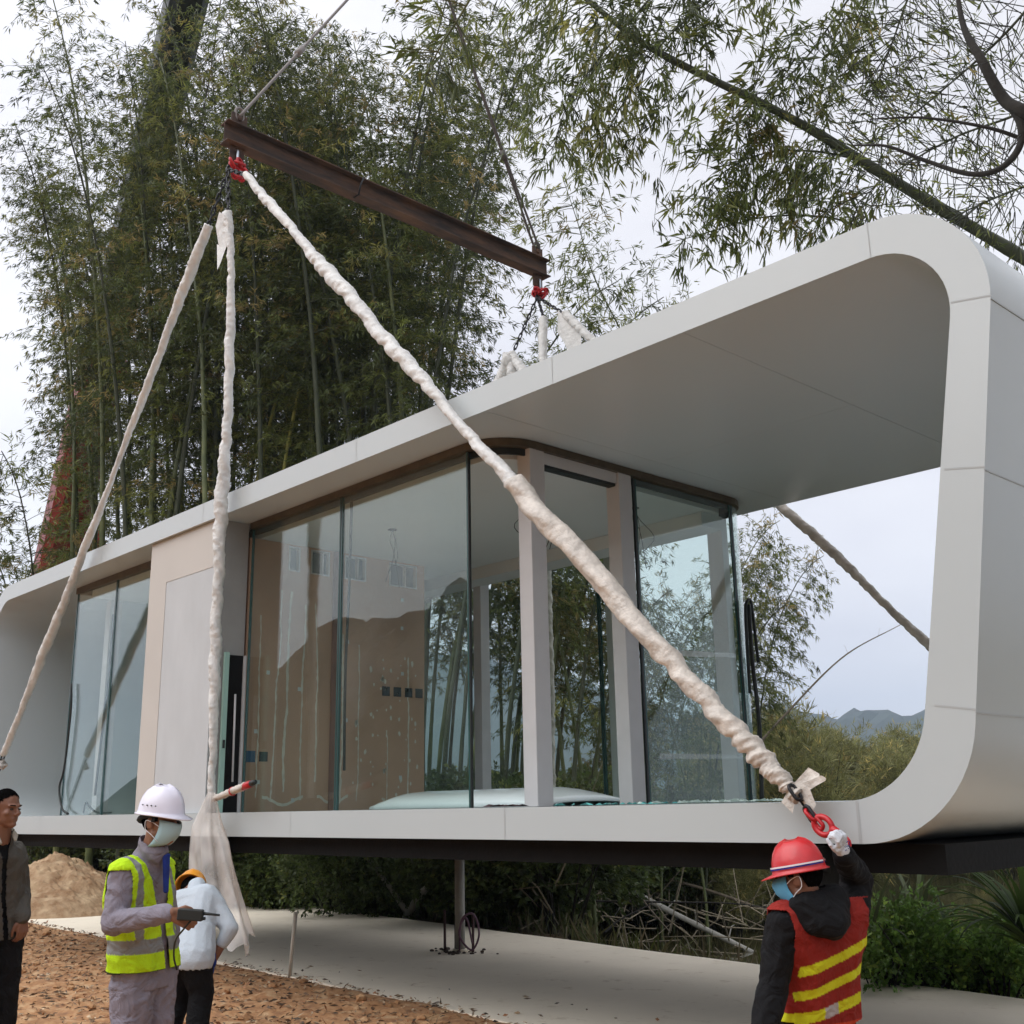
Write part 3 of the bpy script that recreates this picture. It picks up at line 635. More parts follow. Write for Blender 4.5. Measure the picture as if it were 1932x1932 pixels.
for y, z in ((6.02, 3.0), (5.95, 1.9), (7.0, 3.4), (7.0, 2.55), (7.75, 3.62), (7.75, 3.95), (7.74, 1.95), (7.76, 3.1), (6.4, 2.85), (6.36, 1.72), (7.74, 1.66), (5.9, 2.4)): mb.box((X1+.001, y-.018, z-.02), (X1+.005, y+.018, z+.02))
P_(mb, 'paper_tag', M['interior'])
for a, c in wins:
    mb = MB()
    for y in (a, c-.015): mb.box((X0+.02, y, 4.10), (X1+.008, y+.015, 4.37))
    for z in (4.10, 4.357): mb.box((X0+.02, a+.015, z), (X1+.008, c-.015, z+.013))
    if c-a > .2: mb.box((X0+.04, (a+c)/2+.03, 4.113), (X1, (a+c)/2+.045, 4.357))
    wf = P_(mb, 'window_frame', M['pillar'])
    mb = MB(); mb.box((X0+.05, a+.015, 4.113), (X0+.056, c-.015, 4.357)); g = mb.build('pane', mat('dark_pane', (.06, .09, .10), .1)); g.parent = wf
mb = MB(); mb.box((-10.125, 7.05, FZ), (-10.09, 7.11, 4.39)) if False else mb.box((-10.098, 6.79, FZ), (-10.085, 6.86, 4.39)); P_(mb, 'batten', mat('reddish_batten', (.24, .12, .09), .8, var=.2))
mb = MB(); mb.tube(curve_pts([(-8.30, GY0+.05, 4.40), (-8.33, GY0+.06, 3.6), (-8.35, GY0+.05, 2.8), (-8.34, GY0+.05, 1.95)], 20), .014, 6); P_(mb, 'rubber_seal', M['gasket'])

# wet-room box flush with the front on the left of the middle sling
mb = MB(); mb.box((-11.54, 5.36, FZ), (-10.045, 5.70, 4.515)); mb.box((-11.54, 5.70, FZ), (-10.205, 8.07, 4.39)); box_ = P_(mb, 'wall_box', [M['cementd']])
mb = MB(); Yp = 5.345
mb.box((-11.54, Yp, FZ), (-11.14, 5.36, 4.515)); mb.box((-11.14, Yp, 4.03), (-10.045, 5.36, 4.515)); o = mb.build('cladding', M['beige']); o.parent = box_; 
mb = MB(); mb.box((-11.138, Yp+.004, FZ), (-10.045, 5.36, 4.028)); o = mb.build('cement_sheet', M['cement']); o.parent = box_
# sliding door slot in its right side: black sheet for the shade inside
mb = MB(); mb.box((-10.043, 5.52, FZ), (-10.036, 5.70, 3.14)); o = mb.build('door_slot_shade', M['chassis']); o.parent = box_
mb = MB(); mb.box((-10.036, 5.47, FZ), (-10.005, 5.52, 3.16)); o = mb.build('glass_door_edge', mat('pale_green', (.30, .46, .40), .15)); o.parent = box_
mb = MB(); mb.box((-10.035, 5.485, 2.22), (-10.0, 5.51, 2.30)); o = mb.build('lock', M['gasket']); o.parent = box_
mb = MB(); mb.box((-10.036, 5.69, FZ), (-10.01, 5.715, 3.14)); o = mb.build('door_jamb', M['pillar']); o.parent = box_
mb = MB(); mb.tube([(-10.02, 5.62, 1.9), (-10.02, 5.61, 2.75)], .012, 6); o = mb.build('pipe', M['pillar']); o.parent = box_
# back wall of the left room
mb = MB(); mb.box((-14.4, 8.9, FZ), (-12.6, 9.0, 4.39)); P_(mb, 'rear_wall', mat('rear_wall', (.50, .52, .50), .7, var=.05))
mb = MB(); mb.box((-11.66, 5.9, FZ), (-11.56, 8.88, 4.39)); P_(mb, 'inner_wall', M['interior'])
# rubber seals dangling in the left glass
mb = MB(); mb.tube(curve_pts([(-14.36, GY0-.04, 3.25), (-14.30, GY0-.04, 2.9), (-14.36, GY0-.04, 2.2), (-14.44, GY0-.05, 1.95), (-14.3, GY0-.05, 1.70), (-14.1, GY0-.05, 1.63)], 30), .014, 6)
P_(mb, 'rubber_seal', M['gasket'])
mb = MB(); mb.tube(curve_pts([(-14.32, 6.15, 4.2), (-14.32, 6.15, 3.2), (-14.34, 6.14, 3.0), (-14.36, 6.1, 1.85)], 24), .016, 6); P_(mb, 'rubber_seal', M['gasket'])
mb = MB(); mb.tube(curve_pts([(-14.0, GY0+.1, 1.64), (-13.95, GY0+.1, 1.76), (-13.85, GY0+.1, 1.72), (-13.6, GY0+.1, 1.64), (-13.2, GY0+.1, 1.635)], 24), .012, 6); P_(mb, 'rubber_seal', M['gasket'])
mb = MB(); mb.loop([(-11.75+.03*math.sin(a), GY0+.12+.02*math.cos(a*2), 1.84+.17*math.cos(a)) for a in np.linspace(0, 6.28, 21)[:-1]], .02, 6); P_(mb, 'coiled_seal', M['bark'])
# black seal hanging at the right corner glass
yy = 8.82
mb = MB(); mb.tube(curve_pts([(-6.14, yy, 2.6), (-6.13, yy, 3.1), (-6.13, yy+.02, 3.42), (-6.13, yy+.10, 3.50), (-6.13, yy+.13, 3.35), (-6.13, yy+.16, 2.9)], 30), .016, 6); P_(mb, 'rubber_seal', M['gasket'])
mb = MB(); mb.tube(curve_pts([(-6.12, yy+.06, 3.45), (-6.12, yy+.05, 2.9), (-6.13, yy+.10, 2.3), (-6.13, yy+.05, 1.62)], 30), .020, 6); P_(mb, 'rubber_seal', M['gasket'])
# wrap tape round the right glass
M['film'] = glass_mat('clear_film', (.93, .95, .94), .10, .15, film=.5)
for z0, z1, h in ((1.98, 2.0, .05), (2.86, 2.93, .06)):
    mb = MB(); mb.poly([(-6.184, 7.5, z0), (-6.184, 8.7, z1), (-6.184, 8.7, z1+h*.7), (-6.184, 7.5, z0+h)]); P_(mb, 'tape', M['film'])

# things lying on the pod floor
def stand(name, label, cat, mb, mats, group=None, kind=None): o = mb.build(name, mats); return tag(o, label, cat, group, kind)
mb = MB(); b = mb.bm; rows = []
nx, na = 26, 14
for i in range(nx+1):
    u = i/nx; x = -9.25+2.5*u; ends = min(1, u*7+.15, (1-u)*5+.1)**.5
    rows.append([b.verts.new((x, 7.25+.55*math.cos(a), 1.615+.165*ends*math.sin(a)**.7+.0)) for a in np.linspace(0, math.pi, na+1)])
for i in range(nx):
    for j in range(na): f = b.faces.new((rows[i][j], rows[i][j+1], rows[i+1][j+1], rows[i+1][j])); f.smooth = True
mfilm = mat('milky_film', (.88, .92, .94), .12, spec=.8, var=.06, vscale=2)
o = stand('curved_glass_stack', 'stack of curved glass sheets in pale blue film lying on the pod floor', 'glass sheets', mb, [mfilm])
o.modifiers.new('s', 'SOLIDIFY').thickness = .02
mb = MB(); rr = np.random.default_rng(8)
def scrap(mb, c, s, up=.5):
    a = rr.uniform(0, 6.28); d = V(math.cos(a), math.sin(a), 0)*s; n_ = V(-math.sin(a), math.cos(a), up*rr.uniform(.2, 1.2))*s*.7
    mb.poly([c-d, c-d*.2+n_*.6+V(0, 0, .01), c+d]); mb.poly([c-d*.2+n_*.6+V(0, 0, .01), c+d*.4+n_, c+d])
for k in range(46): scrap(mb, V(rr.uniform(-4.75, -4.05), rr.uniform(5.45, 6.6), 1.62), rr.uniform(.02, .06))
stand('film_scraps', 'crumpled pale green film scraps on the terrace floor near the right sling', 'plastic scraps', mb, [mat('film_scrap', (.50, .62, .56), .3, var=.2, trans=.2)], kind='stuff')
mb = MB()
for k in range(30): scrap(mb, V(rr.uniform(-5.6, -4.7), rr.uniform(5.5, 6.2), 1.617), rr.uniform(.02, .05), .3)
stand('glass_shards', 'teal glass shards scattered on the floor in front of the door pillars', 'glass shards', mb, [mat('shard', (.12, .42, .40), .15, var=.2)], kind='stuff')
mb = MB()
for k in range(14): scrap(mb, V(rr.uniform(-6.1, -5.75), rr.uniform(5.42, 5.6), 1.617), rr.uniform(.03, .08), .25)
stand('rag', 'dark red and black rag lying on the floor edge below the clear glass', 'rag', mb, [mat('rag', (.035, .012, .015), .9, var=.5, vscale=20)])

# ---------------------------------------------------------------- spreader beam, crane, ropes
BX = -10.10
beam = empty('spreader_beam', (BX, 5.25, 9.0)); tag(beam, 'rusty steel I-beam hanging level above the pod on two wire ropes', 'spreader beam')
mb = MB(); y0, y1 = 5.2, 10.3
mb.box((BX-.085, y0, 9.115), (BX+.085, y1, 9.13)); mb.box((BX-.085, y0, 8.87), (BX+.085, y1, 8.885)); mb.box((BX-.006, y0, 8.885), (BX+.006, y1, 9.115))
P_(mb, 'girder', M['rust'], beam, bevel=.003)
for y in (5.38, 10.12):
    mb = MB(); mb.box((BX-.012, y-.1, 9.13), (BX+.012, y+.1, 9.30)); mb.tube([(BX-.03, y, 9.24), (BX+.03, y, 9.24)], .035, 10); P_(mb, 'lug_plate', M['rust'], beam, bevel=.01)
    mb = MB(); mb.box((BX-.012, y-.1, 8.68), (BX+.012, y+.08, 8.87)); P_(mb, 'lug_plate', M['rust'], beam, bevel=.01)
HOOK = V(-9.85, 7.8, 13.3)
mb = MB(); mb.tube([(BX+.088, 7.05, 9.13), (BX+.09, 7.0, 9.0), (BX+.087, 6.98, 8.87), (BX, 6.97, 8.862)], .012, 5)
P_(mb, 'tie_wire', M['chain'], beam)
def rope(yend, label, lab):
    a = V(BX, yend, 9.27); mb = MB(); d = HOOK-a
    side = nrm(np.cross(d, V(0, 0, 1)))
    for s in (-1, 1): mb.tube(curve_pts([a+side*s*.015, a+d*.04+side*s*.035, a+d*.3+side*s*.012, HOOK], 14), .017, 6)
    mb.tube([a+d*.28, a+d*.31], .04, 8); 
    mb.link(a+V(0, 0, .03), V(0, 0, 1), V(0, 1, 0), .08, .05, .016)
    return tag(mb.build('wire_rope', M['wire'] if lab else mat('pale_rope', (.25, .23, .22), .7)), label, 'wire rope')
rope(5.38, 'pale doubled wire rope rising from the near left end of the rusty beam', 0)
rope(10.12, 'dark wire rope rising from the far right end of the rusty beam', 1)
mb = MB(); mb.tube(curve_pts([HOOK+V(0, 0, 1.5), HOOK+V(0, 0, .5), HOOK+V(0, .12, .2), HOOK+V(0, .12, -.05), HOOK+V(0, -.02, -.15), HOOK+V(0, -.14, .02)], 20), .05, 8); mb.box(HOOK+V(-.18, -.25, 1.5), HOOK+V(.18, .25, 2.3))
tag(mb.build('hook_block', M['red'], None, .03), 'red crane hook block high above the spreader beam', 'hook block')
# telescopic boom
TIP = V(-10., 7.8, 34.); BB = at(97, 1110, 33.)
boom = empty('crane_boom', tuple(BB)); tag(boom, 'dark telescopic crane boom with a red lower section leaning up behind the bamboo', 'crane boom')
bd = nrm(TIP-BB); bs = nrm(np.cross(bd, V(0, 0, 1))); bu = np.cross(bs, bd); BL = np.linalg.norm(TIP-BB)
def boom_sec(mb, a, b_, w0, w1):
    pr = [(-1, -.6), (-.6, -1), (.6, -1), (1, -.6), (1, .9), (-1, .9)]
    r = [[mb.bm.verts.new(BB+bd*s+bs*u*w+bu*v_*w*1.15) for u, v_ in pr] for s, w in ((a, w0), (b_, w1))]
    for k in range(6): mb.bm.faces.new((r[0][k], r[0][(k+1) % 6], r[1][(k+1) % 6], r[1][k]))
    mb.bm.faces.new(r[0][::-1]); mb.bm.faces.new(r[1])
mb = MB(); boom_sec(mb, -9, 7.0, .56, .54); P_(mb, 'base_section', M['boomr'], boom)
mb = MB(); boom_sec(mb, 7.0, 7.5, .60, .60); P_(mb, 'collar', M['boomr'], boom)
for a, b_, ww in ((7.5, 19., .46), (19, 27., .37), (27, BL, .30)):
    mb = MB(); boom_sec(mb, a, b_, ww, ww-.02); boom_sec(mb, b_-.35, b_, ww+.05, ww+.05); P_(mb, 'boom_section', M['boomd'], boom)
mb = MB(); q = BB+bd*1.5-bs*.7; mb.box(q-V(.5, .3, .2), q+V(.3, .3, .5)); mb.tube([q, q-bs*1.1+V(0, 0, .1)], .12, 8); P_(mb, 'bracket', M['red'], boom)
q = BB+bd*18.6; mb = MB(); mb.tube([q+bs*.4, q+bs*.9+V(0, 0, .2), q+bs*1.05], .06, 6); P_(mb, 'cable_guide', M['chain'], boom)
mb = MB(); mb.tube([TIP, HOOK+V(0, 0, 2.3)], .02, 5); tag(mb.build('hoist_rope', M['wire']), 'vertical hoist rope from boom tip down to hook block', 'hoist rope')
mb = MB(); a = at(418, -10, 24); mb.tube([a, at(395, 150, 24), at(345, 420, 26)], .014, 4); tag(mb.build('guide_cable', M['wire']), 'thin dark cable hanging beside the upper boom', 'cable')

# ---------------------------------------------------------------- slings
_wk = np.random.default_rng(99).normal(size=(14, 3)); _wp = np.random.default_rng(98).uniform(0, 6.28, 14)
def wrinkle(P, f):
    s = 0; Q = P*f; Wp = Q+.5*np.sin(Q[:, [1, 2, 0]]*1.7+1)
    for i in range(14): s = s+(1-np.abs(np.sin(Wp@_wk[i]*(1+.12*i)+_wp[i]))*1.6)/(1+.2*i)
    return s/7
def wrapped(pts, r, seed, bulge=.26, n=22, amp=.16):
    """film-wrapped chain: twisted bulging sleeve along pts"""
    rr = np.random.default_rng(seed); P = [np.asarray(p, float) for p in pts]; L = sum(np.linalg.norm(b_-a) for a, b_ in zip(P[:-1], P[1:])); m = int(L/.014)
    C = curve_pts(P, m); C[:, 0] += .012*np.sin(np.arange(m)*.055+seed); ph = rr.uniform(0, 6.28, 6)
    s = np.arange(m)*.014; warp = s+.10*np.sin(s*3.1+ph[0])+.05*np.sin(s*7.7+ph[1])+.02*np.sin(s*19+ph[4]); env = .85+.18*np.sin(s*1.3+ph[2])+.1*np.sin(s*3.7+ph[3])
    jit = rr.normal(size=(m, n))*.075
    for k in range(4): jit = (jit+np.roll(jit, 1, 1)+np.vstack([jit[:1], jit[:-1]]))/2.75
    def rf(i, a):
        q = (a*1.+2*math.pi*warp[i]/bulge) % (2*math.pi); q2 = (warp[i]/bulge*1.0) % 1
        rid = abs(math.sin(q/2))                   # one helical crease
        return env[i]*(1-amp*1.4+amp*1.7*rid**.6+amp*.35*math.sin(3*a+4*math.pi*warp[i]/bulge)+jit[i][int(a/(2*math.pi)*n+.5) % n])
    mb = MB(); mb.tube(C, r, n, True, True, rf); mb.bm.normal_update(); vs = mb.bm.verts[:]; co = np.array([v.co[:] for v in vs]); nn = np.array([v.normal[:] for v in vs])
    d = wrinkle(co+seed, 30.)*.010+wrinkle(co*V(1, 1, 1)+seed*2, 62.)*.005
    for v, x in zip(vs, co+nn*d[:, None]): v.co = x
    return mb
def chain(mb, a, b_, L=.05, W=.018, r=.009):
    a, b_ = np.asarray(a, float), np.asarray(b_, float); d = b_-a; D = np.linalg.norm(d); k = max(1, int(D/(2*L-2.2*r))); t = nrm(np.cross(d, V(.3, .9, .1))); u = np.cross(nrm(d), t)
    for i in range(k+1): mb.link(a+d*(i/k), d, t if i % 2 else u, L, W, r)
def flap(mb, c, dirs, s, seed):
    rr = np.random.default_rng(seed); b = mb.bm; prev = None; m = len(dirs)
    ring = [b.verts.new(np.asarray(c)+np.asarray(d)*s*rr.uniform(.85, 1.15)) for d in dirs]; o = b.verts.new(c)
    for p, q in zip(ring[:-1], ring[1:]): f = b.faces.new((o, p, q)); f.smooth = True
SY = YF-.12
NT = V(BX+.02, 5.33, 8.58)
def shackle(p, label):
    e = empty('shackle_cluster', tuple(p)); tag(e, label, 'shackle')
    mb = MB(); rr = np.random.default_rng(int(p[1]*10))
    for k in range(9):
        d = nrm(rr.normal(size=3)); t = nrm(np.cross(d, rr.normal(size=3))); mb.link(p+rr.normal(size=3)*V(.035, .035, .035), d, t, .07, .042, .017)
    P_(mb, 'red_link', M['red'], e)
    mb = MB(); mb.link(p+V(0, 0, .13), V(0, 0, 1), V(1, 0, 0), .09, .045, .016); P_(mb, 'steel_shackle', mat('zinc', (.45, .5, .55), .3, metal=.8), e)
shackle(V(BX, 5.36, 8.60), 'cluster of red chain connectors under the near end of the rusty beam')
shackle(V(BX, 10.12, 8.58), 'cluster of red chain connectors under the far end of the rusty beam')
GS = 'film wrapped lifting slings'
def sling(top, s0, end, r, seed, label, bulge=.26, amp=.16, sag=.0, m='wrap', mid=None, tail=None, group=GS):
    e = empty('lifting_sling', tuple(s0)); tag(e, label, 'sling', group)
    mb = MB(); chain(mb, top, s0); P_(mb, 'chain', M['chain'], e)
    pts = [s0]+(mid or [(np.asarray(s0)+end)/2+V(0, 0, -sag)])+[end]
    P_(wrapped(pts, r, seed, bulge, amp=amp), 'wrapped_sleeve', M[m], e); return e
# near left, near middle, near right
def onY(px, py, y=SY): d = at(px, py, 1)-EYE; return EYE+d*(y/d[1])
near_c = V(BX, SY+.1, 8.55)
e1 = onY(5, 1430); l1 = onY(393, 425)
lend = V(-15.75, SY, 1.5)
s1 = sling(near_c, l1, e1+nrm(lend-e1)*-.05, .054, 1, 'white wrapped sling slanting down from the near beam end past the left edge', .55, .13, .06)
mb = MB(); chain(mb, e1, lend); P_(mb, 'chain', M['chain'], s1)
mb = MB(); rr = np.random.default_rng(2); flap(mb, e1, [nrm(V(rr.normal(), rr.normal()*.3, -1.2)) for k in range(7)], .16, 3); P_(mb, 'frayed_end', M['wrapd'], s1)
m0 = onY(430, 400); m1 = onY(398, 1508)
s2 = sling(near_c, m0, m1, .062, 5, 'white wrapped sling hanging almost vertically from the near beam end to a plastic bag', .42, .22, .0, mid=[onY(436, 560), onY(428, 800), onY(415, 1000), onY(406, 1250)])
mb = MB(); flap(mb, onY(425, 470), [V(-.2, 0, .1), V(-.30, -.05, .55), V(-.06, -.1, .62), V(.10, -.1, .66), V(.16, -.05, .4), V(.16, -.04, .05), V(.06, -.1, -.3), V(-.12, -.08, -.42), V(-.28, 0, .2)], .62, 4); P_(mb, 'film_flap', M['wrap'], s2)
for o_ in [mb]: pass
r0_ = onY(465, 330, SY+.06); r1_ = onY(1512, 1503)
s3 = sling(near_c, r0_, onY(975, 920), .066, 9, 'thick wrapped sling running diagonally across the glass to the hook in the gloved hand', .40, .20, .03)
P_(wrapped([onY(970, 913), onY(1240, 1220), onY(1400, 1390), onY(1470, 1470), r1_], .070, 12, .32, amp=.26), 'wrapped_sleeve', M['wrapd'], s3)
mb = MB(); rgf = 6
flap(mb, onY(1490, 1487), [V(.9, 0, .75), V(1.35, 0, .50), V(1.5, -.05, .45), V(1.75, -.1, .50), V(2.1, -.1, .42), V(1.85, -.1, .25), V(1.7, -.1, .2), V(1.5, -.1, .05), V(1.2, -.1, -.1), V(1.1, -.1, -.6), V(.9, -.1, -1.1), V(.8, -.1, -.6), V(.3, -.1, -.5), V(.1, -.1, -.9), V(-.35, -.1, -.5)], .125, 5)
P_(mb, 'frayed_end', M['wrapd'], s3)
HKY = SY-.03
mb = MB(); chain(mb, onY(1500, 1495, HKY), onY(1528, 1536, HKY), .045, .02, .010); P_(mb, 'chain', M['chain'], s3)
mb = MB(); chain(mb, onY(1530, 1537, HKY), onY(1544, 1553, HKY), .034, .018, .011); P_(mb, 'connector', M['red'], s3)
def hook(c, d, nside, parent, sc=1.):
    """eye hook: oval eye, shank and curved hook below"""
    d = nrm(d); n_ = nrm(nside-d*(nside@d)); mb = MB()
    mb.loop([c+(n_*math.cos(a)*.042+d*(math.sin(a)*.054))*sc for a in np.linspace(0, 6.283, 21)[:-1]], .0155*sc, 8)
    q = [c+d*.05*sc+n_*.012, c+d*.09*sc+n_*.01*sc, c+d*.12*sc+n_*.005*sc, c+d*.15*sc, c+d*.165*sc-n_*.02*sc, c+d*.155*sc-n_*.045*sc, c+d*.13*sc-n_*.05*sc]
    mb.tube(curve_pts(q, 22), [.022*sc]*8+list(np.linspace(.020, .008, 14)*sc), 8); mb.tube([c+d*.04*sc-n_*.028*sc, c+d*.12*sc+n_*.0], .014*sc, 8)
    return P_(mb, 'hook', M['red'], parent)
hc = onY(1553, 1558, HKY); hook(hc, onY(1592, 1583, HKY)-hc, V(.6, 0, .8), s3)
# second hook hung in the lug under the right end
mb = MB(); c2 = V(-3.40, 5.22, 1.33); mb.loop([c2+V(-.02+.045*math.cos(a), -.01, .055*math.sin(a)) for a in np.linspace(0, 6.283, 17)[:-1]], .013, 7)
mb.tube([c2+V(-.06, -.01, .0), c2+V(-.10, -.01, .03)], .02, 7)
tag(mb.build('shackle', M['red']), 'red shackle on the black lug behind the red helmet', 'shackle')
# far side slings
FY = 9.62
far_c = V(BX, 10.1, 8.52)
f1 = onY(1065, 592, 9.9); f2 = onY(1770, 1232, FY)
fe = f2+nrm(f2-f1)*1.6
s4 = sling(far_c, f1, f1+nrm(fe-f1)*2.3, .075, 21, 'wrapped sling from the far beam end passing behind the roof and seen through the terrace', .24, .14)
P_(wrapped([f1+nrm(fe-f1)*2.28, onY(1475, 955, FY), f2, fe], .062, 22, .22, amp=.12), 'wrapped_sleeve', M['wrapd'], s4)
mb = MB(); flap(mb, f1, [V(-.25, 0, .2), V(-.2, -.05, -.4), V(.0, -.05, -.9), V(.35, -.05, -1.5), V(.5, 0, -1.2), V(.6, 0, -.7)], .5, 8); P_(mb, 'film_flap', M['wrap'], s4)
s5 = sling(far_c, onY(1026, 600, 9.8), onY(1023, 700, 9.6), .055, 23, 'short vertical wrapped sling between the far beam end and the roof edge', .3, .1)
P_(wrapped([onY(1023, 700, 9.6), V(onY(1023, 700, 9.6)[0], 9.58, 1.5)], .055, 24), 'wrapped_sleeve', M['wrapd'], s5)
tp = onY(965, 672, 9.8)
s6 = sling(far_c, tp, tp+V(-.1, 0, -.1), .10, 25, 'far sling whose loose film is bunched up like a tent above the roof edge', .3, .1)
for dx, dz, rr_ in ((-.75, -1.15, .085), (.02, -1.1, .08), (.62, -.95, .085)):
    P_(wrapped([tp+V(0, 0, .03), tp+V(dx*.35, 0, dz*.30), tp+V(dx, 0, dz)], rr_, int(30+dx*10), .5, amp=.08), 'film_tail', M['wrap'], s6)
mb = MB(); chain(mb, tp, tp+V(-5.2, 0, -6.)); P_(mb, 'chain', M['chain'], s6)

# plastic bag at the foot of the middle sling
mb = MB(); b = mb.bm; rows = []; A = onY(397, 1500, SY-.08); nu, nv = 22, 44
W0 = [(.04, .05), (.16, .12), (.20, .14), (.24, .16), (.30, .17), (.36, .17)]
rr = np.random.default_rng(12)
for i in range(nu+1):
    t = i/nu; row = []
    for j in range(nv):
        a = 2*math.pi*j/nv; w_ = .05+.17*min(1, t*3.2)+.20*max(0, t-.25); fold = 1+.14*math.sin(5*a+2.5*t)+.08*math.sin(11*a-3*t)
        x = math.cos(a)*w_*fold*(1+.15*t); y = math.sin(a)*w_*.45*fold; dr = .42*max(0, t-.25)**1.2
        ln = 1.02+.28*max(0, math.cos(a))*1.0+.06*math.sin(7*a)-.2*max(0, -math.cos(a))
        q = A+V(.02, 0, .02)+V(dr, 0, 0)+V(x, y, -t*ln); row.append(b.verts.new(q))
    rows.append(row)
for i in range(nu):
    for j in range(nv): f = b.faces.new((rows[i][j], rows[i][(j+1) % nv], rows[i+1][(j+1) % nv], rows[i+1][j])); f.smooth = True
mbag = bpy.data.materials.new('bag_film'); mbag.use_nodes = True; N = mbag.node_tree.nodes; L = mbag.node_tree.links; pb = N['Principled BSDF']
pb.inputs['Base Color'].default_value = (.82, .80, .77, 1); pb.inputs['Roughness'].default_value = .35
tb = N.new('ShaderNodeBsdfTransparent'); tb.inputs[0].default_value = (.9, .87, .84, 1); ms = N.new('ShaderNodeMixShader'); nz = N.new('ShaderNodeTexNoise'); nz.inputs['Scale'].default_value = 3
rp = N.new('ShaderNodeMapRange'); rp.inputs['From Min'].default_value = .35; rp.inputs['From Max'].default_value = .65; rp.inputs['To Min'].default_value = .22; rp.inputs['To Max'].default_value = .52
tcc = N.new('ShaderNodeTexCoord'); L.new(tcc.outputs['Object'], nz.inputs['Vector']); L.new(nz.outputs['Fac'], rp.inputs['Value']); L.new(rp.outputs[0], ms.inputs[0]); L.new(pb.outputs[0], ms.inputs[2]); L.new(tb.outputs[0], ms.inputs[1])
L.new(ms.outputs[0], N['Material Output'].inputs['Surface'])
tag(mb.build('plastic_bag', mbag), 'long translucent plastic bag hanging from the foot of the vertical sling', 'plastic bag')
# wrapped rod with red tip
ra, rb = onY(402, 1508, SY-.06), onY(480, 1476, SY-.10)
rd = empty('wrapped_rod', tuple(ra)); tag(rd, 'short film wrapped rod with a red taped tip sticking out by the plastic bag', 'rod')
mb = wrapped([ra, (ra+rb)/2, ra+(rb-ra)*.8], .035, 40, .12, 10, .1); P_(mb, 'sleeve', M['wrapd'], rd)
mb = MB(); d = rb-ra; mb.tube([ra+d*.74, ra+d*.93], [.032, .030], 10); mb.tube([ra+d*.48, ra+d*.50], .04, 10); P_(mb, 'red_tape', M['red'], rd)
mb = MB(); mb.tube([ra+d*.93, ra+d*1.02], [.028, .02], 10); P_(mb, 'end_cap', M['gasket'], rd)

# ---------------------------------------------------------------- more planting and things on the ground
def bamboo_branch(name, ctrl, r0, r1, label, cat='bamboo', seed=1, cm=None, n=40, **kw):
    rg_ = np.random.default_rng(seed); pts = curve_pts([at(*c) for c in ctrl], n); base = pts[0].copy()
    mb, (v, q, c) = spray(pts-base, r0, r1, rg_, **kw); e = empty(name, tuple(base)); tag(e, label, cat)
    mb.build('culm', cm or M['culmd'], e); link('foliage', mesh_np('foliage', v, q, [M['leaf']], False, c), e); return e
NB = dict(L=.185, W=.027, droop=.6)
bamboo_branch('leaning_bamboo', [(2330, 760, 10.4), (2010, 540, 10.9), (1932, 488, 11.2), (1700, 350, 11.7), (1500, 228, 12.2), (1240, 98, 12.8), (1120, 10, 13.2), (1010, -80, 13.6)],   .085, .020,
    'thick dark bamboo culm leaning from the right over the rounded pod corner', seed=101, cm=M['culmd'], t0=.42, nodes=30, per=4, blen=(1.5, 1.6), step=.13, k=4, **NB)
for i, (ct, nd, per, bl, lab) in enumerate([
    ([(1330, -140, 12.5), (1240, -20, 12.4), (1130, 110, 12.3), (1070, 200, 12.2), (1040, 290, 12.1)], 18, 3, (.9, .4), 'drooping bamboo spray with dense leaves above the sky gap left of the leaning culm'),
    ([(1560, -160, 12.8), (1420, -60, 12.7), (1270, 60, 12.5), (1190, 170, 12.4), (1130, 280, 12.3)], 20, 4, (1.0, .4), 'dark leafy bamboo spray at the top edge where the leaning culm ends'),
    ([(1620, 300, 12.2), (1530, 285, 12.3), (1440, 290, 12.4), (1360, 330, 12.4), (1320, 400, 12.4)], 16, 5, (.85, .4), 'bright green bamboo spray hanging below the middle of the leaning culm'),
    ([(1640, 435, 12.6), (1560, 410, 12.6), (1440, 410, 12.7), (1330, 440, 12.8), (1275, 455, 12.8)], 12, 3, (.55, .3), 'reddish twig with small bamboo leaves just above the white roof edge'),
    ([(1700, -120, 12.), (1600, 0, 12.1), (1520, 110, 12.2), (1440, 190, 12.2), (1400, 240, 12.3)], 17, 4, (.9, .4), 'bamboo spray with long leaves crossing above the leaning culm')]):
    bamboo_branch('bamboo_spray', ct, .014, .004, lab, seed=110+i, cm=M['culmd'], t0=.12, nodes=nd, per=per, blen=bl, step=.10, k=5, **NB)
for i, (ct, lab) in enumerate([
    ([(2000, -60, 10.5), (1900, 60, 10.8), (1790, 160, 11), (1690, 240, 11.2), (1600, 290, 11.4)], 'sparse bamboo twigs fanning down across the upper right corner'),
    ([(2040, 130, 10), (1930, 210, 10.4), (1800, 260, 10.8), (1680, 330, 11.2), (1600, 400, 11.5)], 'sparse bamboo twigs crossing the curved dark branch'),
    ([(1780, -140, 11), (1720, -20, 11.2), (1680, 90, 11.3), (1640, 190, 11.4)], 'sparse hanging bamboo twig near the top edge right of the leaning culm'),
    ([(2050, 330, 10), (1940, 350, 10.4), (1840, 390, 10.8), (1760, 430, 11.0)], 'sparse bamboo twigs low at the right edge above the pod corner')]):
    bamboo_branch('bamboo_spray', ct, .016, .004, lab, seed=130+i, cm=M['culmd'], t0=.05, nodes=30, per=3, blen=(1.2, .9), step=.22, k=2, L=.14, W=.02, droop=.15, twig_r=.004)
